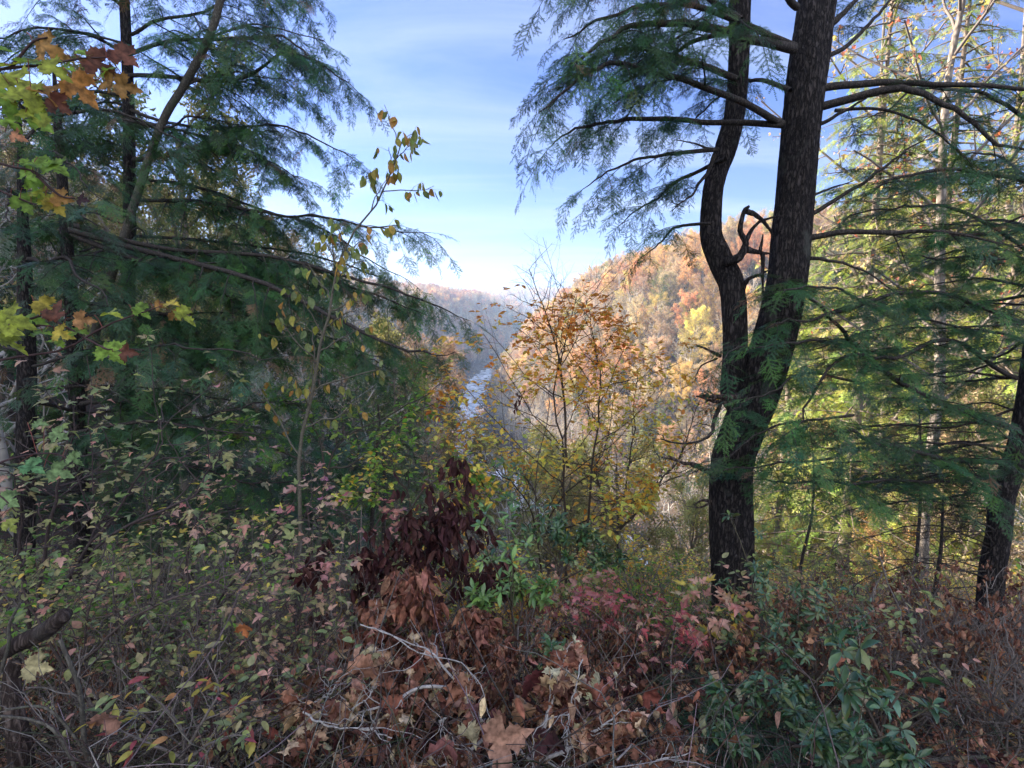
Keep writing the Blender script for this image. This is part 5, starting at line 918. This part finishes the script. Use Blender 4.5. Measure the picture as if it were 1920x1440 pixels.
lone('maroon leaf hanging over the bottom left brown leaves', 835, 1400, 1.7, 80, -100, 20, (.22, .09, .08), 'syc')
lone('dull green maple leaf at the left edge above the broken snag', 62, 1250, 2.0, 60, -10, 30, (.40, .34, .18), 'maple')
lone('curled brown leaf hanging at lower left', 200, 1350, 1.7, 70, -70, 10, (.30, .16, .12), 'syc')
lone('reddish brown leaf caught in the twigs at left', 457, 1178, 2.3, 38, -80, 10, (.42, .15, .06), 'maple')
lone('russet leaf on the brush right of the laurel', 1570, 1240, 2.4, 34, -60, 30, (.38, .15, .10), 'maple')
lone('tan maple leaf on the dark ground at right', 1715, 1238, 3.0, 30, -30, 40, (.50, .30, .20), 'maple')

# ------------------------------------------------------------------ broken snag, roots, thin trunks
def snag():
    rng = np.random.default_rng(71); t = thing('broken_snag', 'broken weathered snag with a snapped leaning top at the lower left corner', 'snag', P(40, 1470, 2.1)); g = Geo()
    trunk_tube(g, PP([(45, 1500, 2.1), (38, 1400, 2.1), (24, 1330, 2.12), (22, 1270, 2.15), (28, 1240, 2.15)]), [.045, .042, .036, .03, .022], rng, 50, 18, .07); g.build('trunk', M['snag'], t, smooth=True)
    g = Geo(); trunk_tube(g, PP([(8, 1225, 2.2), (40, 1205, 2.15), (80, 1185, 2.1), (122, 1152, 2.05)]), [.026, .034, .033, .026], rng, 40, 16, .10); g.build('branch', M['snag'], t, smooth=True)
    g = Geo(); trunk_tube(g, PP([(2, 1260, 2.1), (16, 1210, 2.1), (18, 1170, 2.1), (38, 1130, 2.1)]), [.008, .007, .006, .004], rng, 20, 8, .07); g.build('branch', M['bark_gray'], t, smooth=True)
    for lab, pts, r in (('thin grey stem curving up right of the broken snag', [(180, 1480, 1.9), (160, 1400, 1.9), (150, 1300, 1.9), (130, 1240, 1.9), (112, 1200, 1.9)], .010), ('thin thorny green stem arching along the bottom left', [(150, 1460, 1.7), (110, 1380, 1.7), (60, 1350, 1.7), (-40, 1340, 1.7)], .006), ('pale thin stem bending over at the lower left', [(210, 1500, 1.9), (160, 1410, 1.9), (90, 1330, 1.9), (10, 1330, 1.9)], .006),
                        ('long thin green stem bowing across the lower left', [(260, 1420, 1.9), (400, 1335, 2), (520, 1310, 2.1), (640, 1300, 2.2)], .0035), ('thin straight grey stem standing at left in the thicket', [(285, 1120, 3), (283, 1000, 3), (287, 900, 3)], .004)):
        tt = thing('bare_sapling', lab, 'stem', P(*pts[0])); g = Geo(); trunk_tube(g, PP(pts), [r, r * .85, r * .7], rng, 40, 8, .06); g.build('stem', M['bark_gray'], tt, smooth=True)
        gg = Geo(); out = {}; pl = crom(PP(pts), 20)
        for k in rng.integers(4, 19, 5): grow(rng, pl[k], nrm(pl[k + (1 if k < 19 else 0)] - pl[k - 1]) + rng.normal(0, .6, 3), rng.uniform(.1, .35), r * .35, 1, 2, out, (3, 2), 45, .1, .1, .5)
        out_wood(gg, out, 7, (4, 4, 3), (.24, .21, .19)); gg.build('twig', M['twig'], tt)
snag()
def root():
    rng = np.random.default_rng(72); g = Geo(); pts = []
    for px, Y in ((1600, 1.85), (1650, 2.0), (1665, 2.2), (1690, 2.45), (1760, 2.6), (1850, 2.75), (1960, 2.9)):
        x = (px - 960) / FPX * Y; pts.append([x, Y, float(ground_z(x, Y)) + .03])
    trunk_tube(g, pts, [.016, .020, .022, .018, .014, .010], rng, 60, 12, .09); o = g.build('exposed_root', M['bark_gray'], smooth=True); tag(o, 'crooked root crossing the dark leaf strewn ground at lower right', 'root')
root()
def thin_trunks():
    rng = np.random.default_rng(73); spec = [(300, 6.5, 980, 17, 'left'), (345, 8, 920, 15, ''), (425, 6, 1010, 16, ''), (500, 7.5, 930, 13, ''), (470, 5.2, 1090, 10, ''), (690, 9, 800, 10, ''), (715, 12, 760, 9, ''), (1500, 9, 860, 7, ''), (1700, 10, 760, 7, ''), (1755, 6.5, 930, 10, ''), (215, 9, 800, 12, ''), (390, 11, 840, 10, '')]
    labs = ['thin dark trunk at lower left, leftmost of the close group', 'thin dark trunk just right of the leftmost one at lower left', 'dark young trunk below the pink maple leaves at left', 'thin trunk left of the tall leafy sapling', 'short thin stem deep in the lower left thicket', 'grey thin trunk left of the river', 'very thin grey trunk nearest the river on its left', 'thin trunk close behind the big double trunk at right', 'slim trunk behind the layered hemlock limbs at right', 'thin dark trunk just left of the leaning hemlock', 'slim trunk behind the left maple shrub', 'slim far trunk between the lower left thickets']
    for (px, Y, top, w, _), lab in zip(spec, labs):
        b = np.array(G(px, Y)); lean = rng.uniform(-25, 35); t = thing('young_tree', lab, 'tree', P(*b), 'young trees in the undergrowth'); g = Geo()
        pts = [(b[0], b[1] + 15, Y), (px + lean * .4 + rng.normal(0, 6), (b[1] * 2 + top) / 3, Y), (px + lean * .7 + rng.normal(0, 6), (b[1] + 2 * top) / 3, Y), (px + lean, top, Y)]
        trunk_tube(g, PP(pts), [wpx(w, Y), wpx(w * .8, Y), wpx(w * .35, Y)], rng, 40, 10, .06); g.build('trunk', M['bark_small'], t, smooth=True)
        gg, gl = Geo(), Geo(); out = {}; pl = crom(PP(pts), 24)
        for k in rng.integers(6, 23, 14): grow(rng, pl[k], nrm(rng.normal(0, 1, 3) * [1, 1, .3] + [0, 0, .5]), Y * rng.uniform(.06, .14), .006, 1, 3, out, (3, 4, 4), 42, .1, .09, .55)
        out_wood(gg, out, 7, (4, 3, 3, 3), (.17, .15, .14)); gg.build('branch', M['twig'], t)
        pal = (PGR + LGR) if px < 900 else YEL + TAN + LGR[:2]; leaves_on(gl, rng, [c for c, r in out[3]], 1.0, TP['ovate'], .07, pal); gl.build('foliage', M['leaf'], t)
thin_trunks()

# ------------------------------------------------------------------ understory on the slope (each shrub its own) and the tangle underfoot
def understory():
    rng = np.random.default_rng(81); kinds = []
    spec = [('bare', None, None, 0), ('bare', None, None, 0), ('green', LGR + PGR, 'ovate', 2.2), ('pale', PGR + PNK[:1], 'ovate', 1.6), ('yellow', YEL + TAN[:1], 'ovate', 2.6), ('tan', TAN + ORA[:1], 'ovate', 2.0), ('brown', BRN, 'wither', 2.0), ('orange', ORA + YEL[:2], 'ovate', 2.4)]
    for nm, pal, lf, per in spec:
        out = {}; gw, gl = Geo(), Geo()
        for q in range(7): grow(rng, np.array([rng.normal(0, .08), rng.normal(0, .08), -.05]), np.array([rng.normal(0, .45), rng.normal(0, .45), 1.]), rng.uniform(.7, 1.05), .008, 0, 3, out, (6, 4, 3), 42, .05, .10, .5, .2)
        out_wood(gw, out, 7, (4, 3, 3, 3), (.20, .17, .155) if nm != 'bare' else (.26, .22, .20)); tw = gw.mesh('shrub_twigs', M['twig']); lm = None
        if pal: leaves_on(gl, rng, [c for c, r in out[3]] + [c for c, r in out[2]], per, TP[lf], .045, pal, 'flat' if nm != 'brown' else 'hang'); lm = gl.mesh('shrub_leaves', M['leaf'] if nm != 'brown' else M['dry'])
        kinds.append((nm, tw, lm))
    LAB = {'bare': 'leafless twiggy shrub in the undergrowth', 'green': 'green leaved shrub in the undergrowth', 'pale': 'pale green leaved shrub in the undergrowth', 'yellow': 'yellow leaved shrub in the undergrowth', 'tan': 'tan and orange leaved shrub in the undergrowth', 'brown': 'shrub with withered brown leaves in the undergrowth', 'orange': 'orange leaved shrub in the undergrowth'}
    pts = []
    while len(pts) < 275:
        Y = 2.4 + 13 * rng.random() ** 1.3; x = rng.uniform(-1.0, 1.0) * Y * .98
        if rng.random() < .0: continue
        if abs(x - 1.75) < .35 and abs(Y - 4.4) < .5: continue
        if x / Y > .5 and Y < 2.9: continue
        if Y < 3.4 and rng.random() < .5: continue
        pts.append((x, Y))
    for x, Y in pts:
        e = x / Y; c = rng.random()
        if e < -.15: k = rng.choice([0, 1, 2, 3, 0, 3, 6, 1] if Y > 3.6 else [0, 1, 0, 3, 6])
        elif e < .35: k = rng.choice([0, 1, 4, 5, 7, 4, 2, 3, 4]) if Y > 4 else rng.choice([0, 1, 6, 6, 3])
        else: k = rng.choice([0, 1, 0, 6, 5, 6, 1, 3]) if Y < 7 else rng.choice([4, 5, 7, 0, 4, 2])
        z = float(ground_z(x, Y)); s = rng.uniform(.7, 1.3) * (1 + .07 * Y)
        # keep low things low: the tops stay under the open view
        px, py = proj(np.array([x, Y, z + s])); lim = np.interp(px, [0, 600, 760, 880, 960, 1300, 1400, 1900], [1010, 1010, 1040, 1060, 1060, 1050, 1070, 1070]) + rng.uniform(0, 90)
        if py < lim: _, pb = proj(np.array([x, Y, z])); s *= max(.3, float((pb - lim) / (pb - py)))
        if Y < 3.2: s = min(s, .8)
        wh = ('near' if Y < 5 else 'farther') + (' lower left' if px < 700 else ' lower middle' if px < 1300 else ' lower right') + ' undergrowth'; t = thing('twiggy_shrub' if kinds[k][0] == 'bare' else 'leafy_shrub', LAB[kinds[k][0]].replace('undergrowth', wh), 'shrub', (x, Y, z), kinds[k][0] + ' shrubs in the ' + wh); t.rotation_euler = (0, 0, rng.uniform(0, 6.28)); t.scale = (s * 1.15, s * 1.15, s)
        for n_, me in (('stem', kinds[k][1]), ('foliage', kinds[k][2])):
            if me: o = bpy.data.objects.new(n_, me); C.objects.link(o); o.parent = t
understory()
def tangle():
    rng = np.random.default_rng(91); g = Geo(); N = 6500; K = 9
    Y = 1.35 + 7.5 * rng.random(N) ** 1.5; x = rng.uniform(-1, 1, N) * (Y * 1.0 + .3); z = ground_z(x, Y); L = rng.uniform(.2, .85, N) * (1 + .05 * Y); a = rng.uniform(0, 6.28, N); el = np.where(rng.random(N) < .4, rng.uniform(.8, 1.5, N), rng.uniform(-.1, .8, N))
    d = np.stack([np.cos(a) * np.cos(el), np.sin(a) * np.cos(el), np.sin(el)], 1); lift = np.where(el < .8, rng.uniform(.02, .55, N) ** 1.2, 0)
    turn = np.cumsum(rng.normal(0, .22, (N, K, 3)), 1); dirs = nrm(d[:, None] + turn - np.array([0, 0, 1.]) * (rng.uniform(0, 1.1, N)[:, None] * np.linspace(0, 1, K))[..., None]); PL = np.stack([x, Y, z + lift - .02], 1)[:, None] + np.cumsum(dirs, 1) * (L / K)[:, None, None]
    ok = (np.linalg.norm(PL, axis=2).min(1) > 1.15) & ~((x > .72 * Y) & (Y < 3.0) & (rng.random(N) < .75))
    c = pick(rng, [(.08, .06, .055), (.11, .09, .08), (.15, .125, .11), (.07, .08, .045), (.10, .06, .05), (.28, .25, .235)], N, .2)
    V, F = tubes(PL[ok], (rng.uniform(.0015, .0042, N)[:, None] * np.linspace(1, .35, K))[ok], 3); g.add(V, F, np.repeat(c[ok], K * 3, 0)); tag(g.build('brush', M['twig']), 'tangle of thin bare twigs and brambles covering the ground in front', 'brush', kind='stuff')
    # leaf litter
    g = Geo(); N = 15000; Y = .7 + 13 * rng.random(N) ** 1.6; x = rng.uniform(-1, 1, N) * (Y * 1.05 + .4); z = ground_z(x, Y) + rng.uniform(0, .05, N); col = pick(rng, BRN + BRN + TAN + DRK + [(.4, .22, .10), (.5, .38, .12)], N, .2); kinds = ['syc', 'oak', 'drylance', 'wither', 'ovate', 'redmaple']; k = rng.integers(0, 6, N); v = rng.integers(0, 5, N)
    Nn = np.array([0, 0, 1.]) + rng.normal(0, .55, (N, 3)); a = rng.uniform(0, 6.28, N); X = np.stack([np.cos(a), np.sin(a), rng.normal(0, .2, N)], 1); S = rng.uniform(.035, .085, N)
    for i in range(6):
        for j in range(5):
            m = (k == i) & (v == j); inst(g, TP[kinds[i]][j], X[m], Nn[m], np.stack([x, Y, z], 1)[m], S[m], col[m])
    # leaves caught higher in the brush, thickest in the middle of the foreground
    N = 3800; Y = 1.75 + 2.4 * rng.random(N); x = np.clip(rng.normal(-.06, .26, N), -1, 1) * Y * .9; z = ground_z(x, Y) + rng.random(N) * .62; col = pick(rng, BRN + BRN + DRK + TAN, N, .25); a = rng.uniform(0, 6.28, N)
    X = np.stack([np.cos(a) * .6, np.sin(a) * .6, -rng.uniform(0, 1.6, N)], 1); Nn = rng.normal(0, 1, (N, 3)); S = rng.uniform(.035, .085, N); k = rng.integers(0, 4, N)
    for i in range(4):
        m = k == i; inst(g, TP[('drylance', 'wither', 'drylance', 'syc')[i]][i], X[m], Nn[m], np.stack([x, Y, z], 1)[m], S[m], col[m])
    tag(g.build('leaf_litter', M['dry']), 'fallen brown and tan leaves lying on the ground and caught in the brush', 'fallen leaves', kind='stuff')
tangle()
# the haze box goes last so that it encloses everything
bpy.context.view_layer.update()
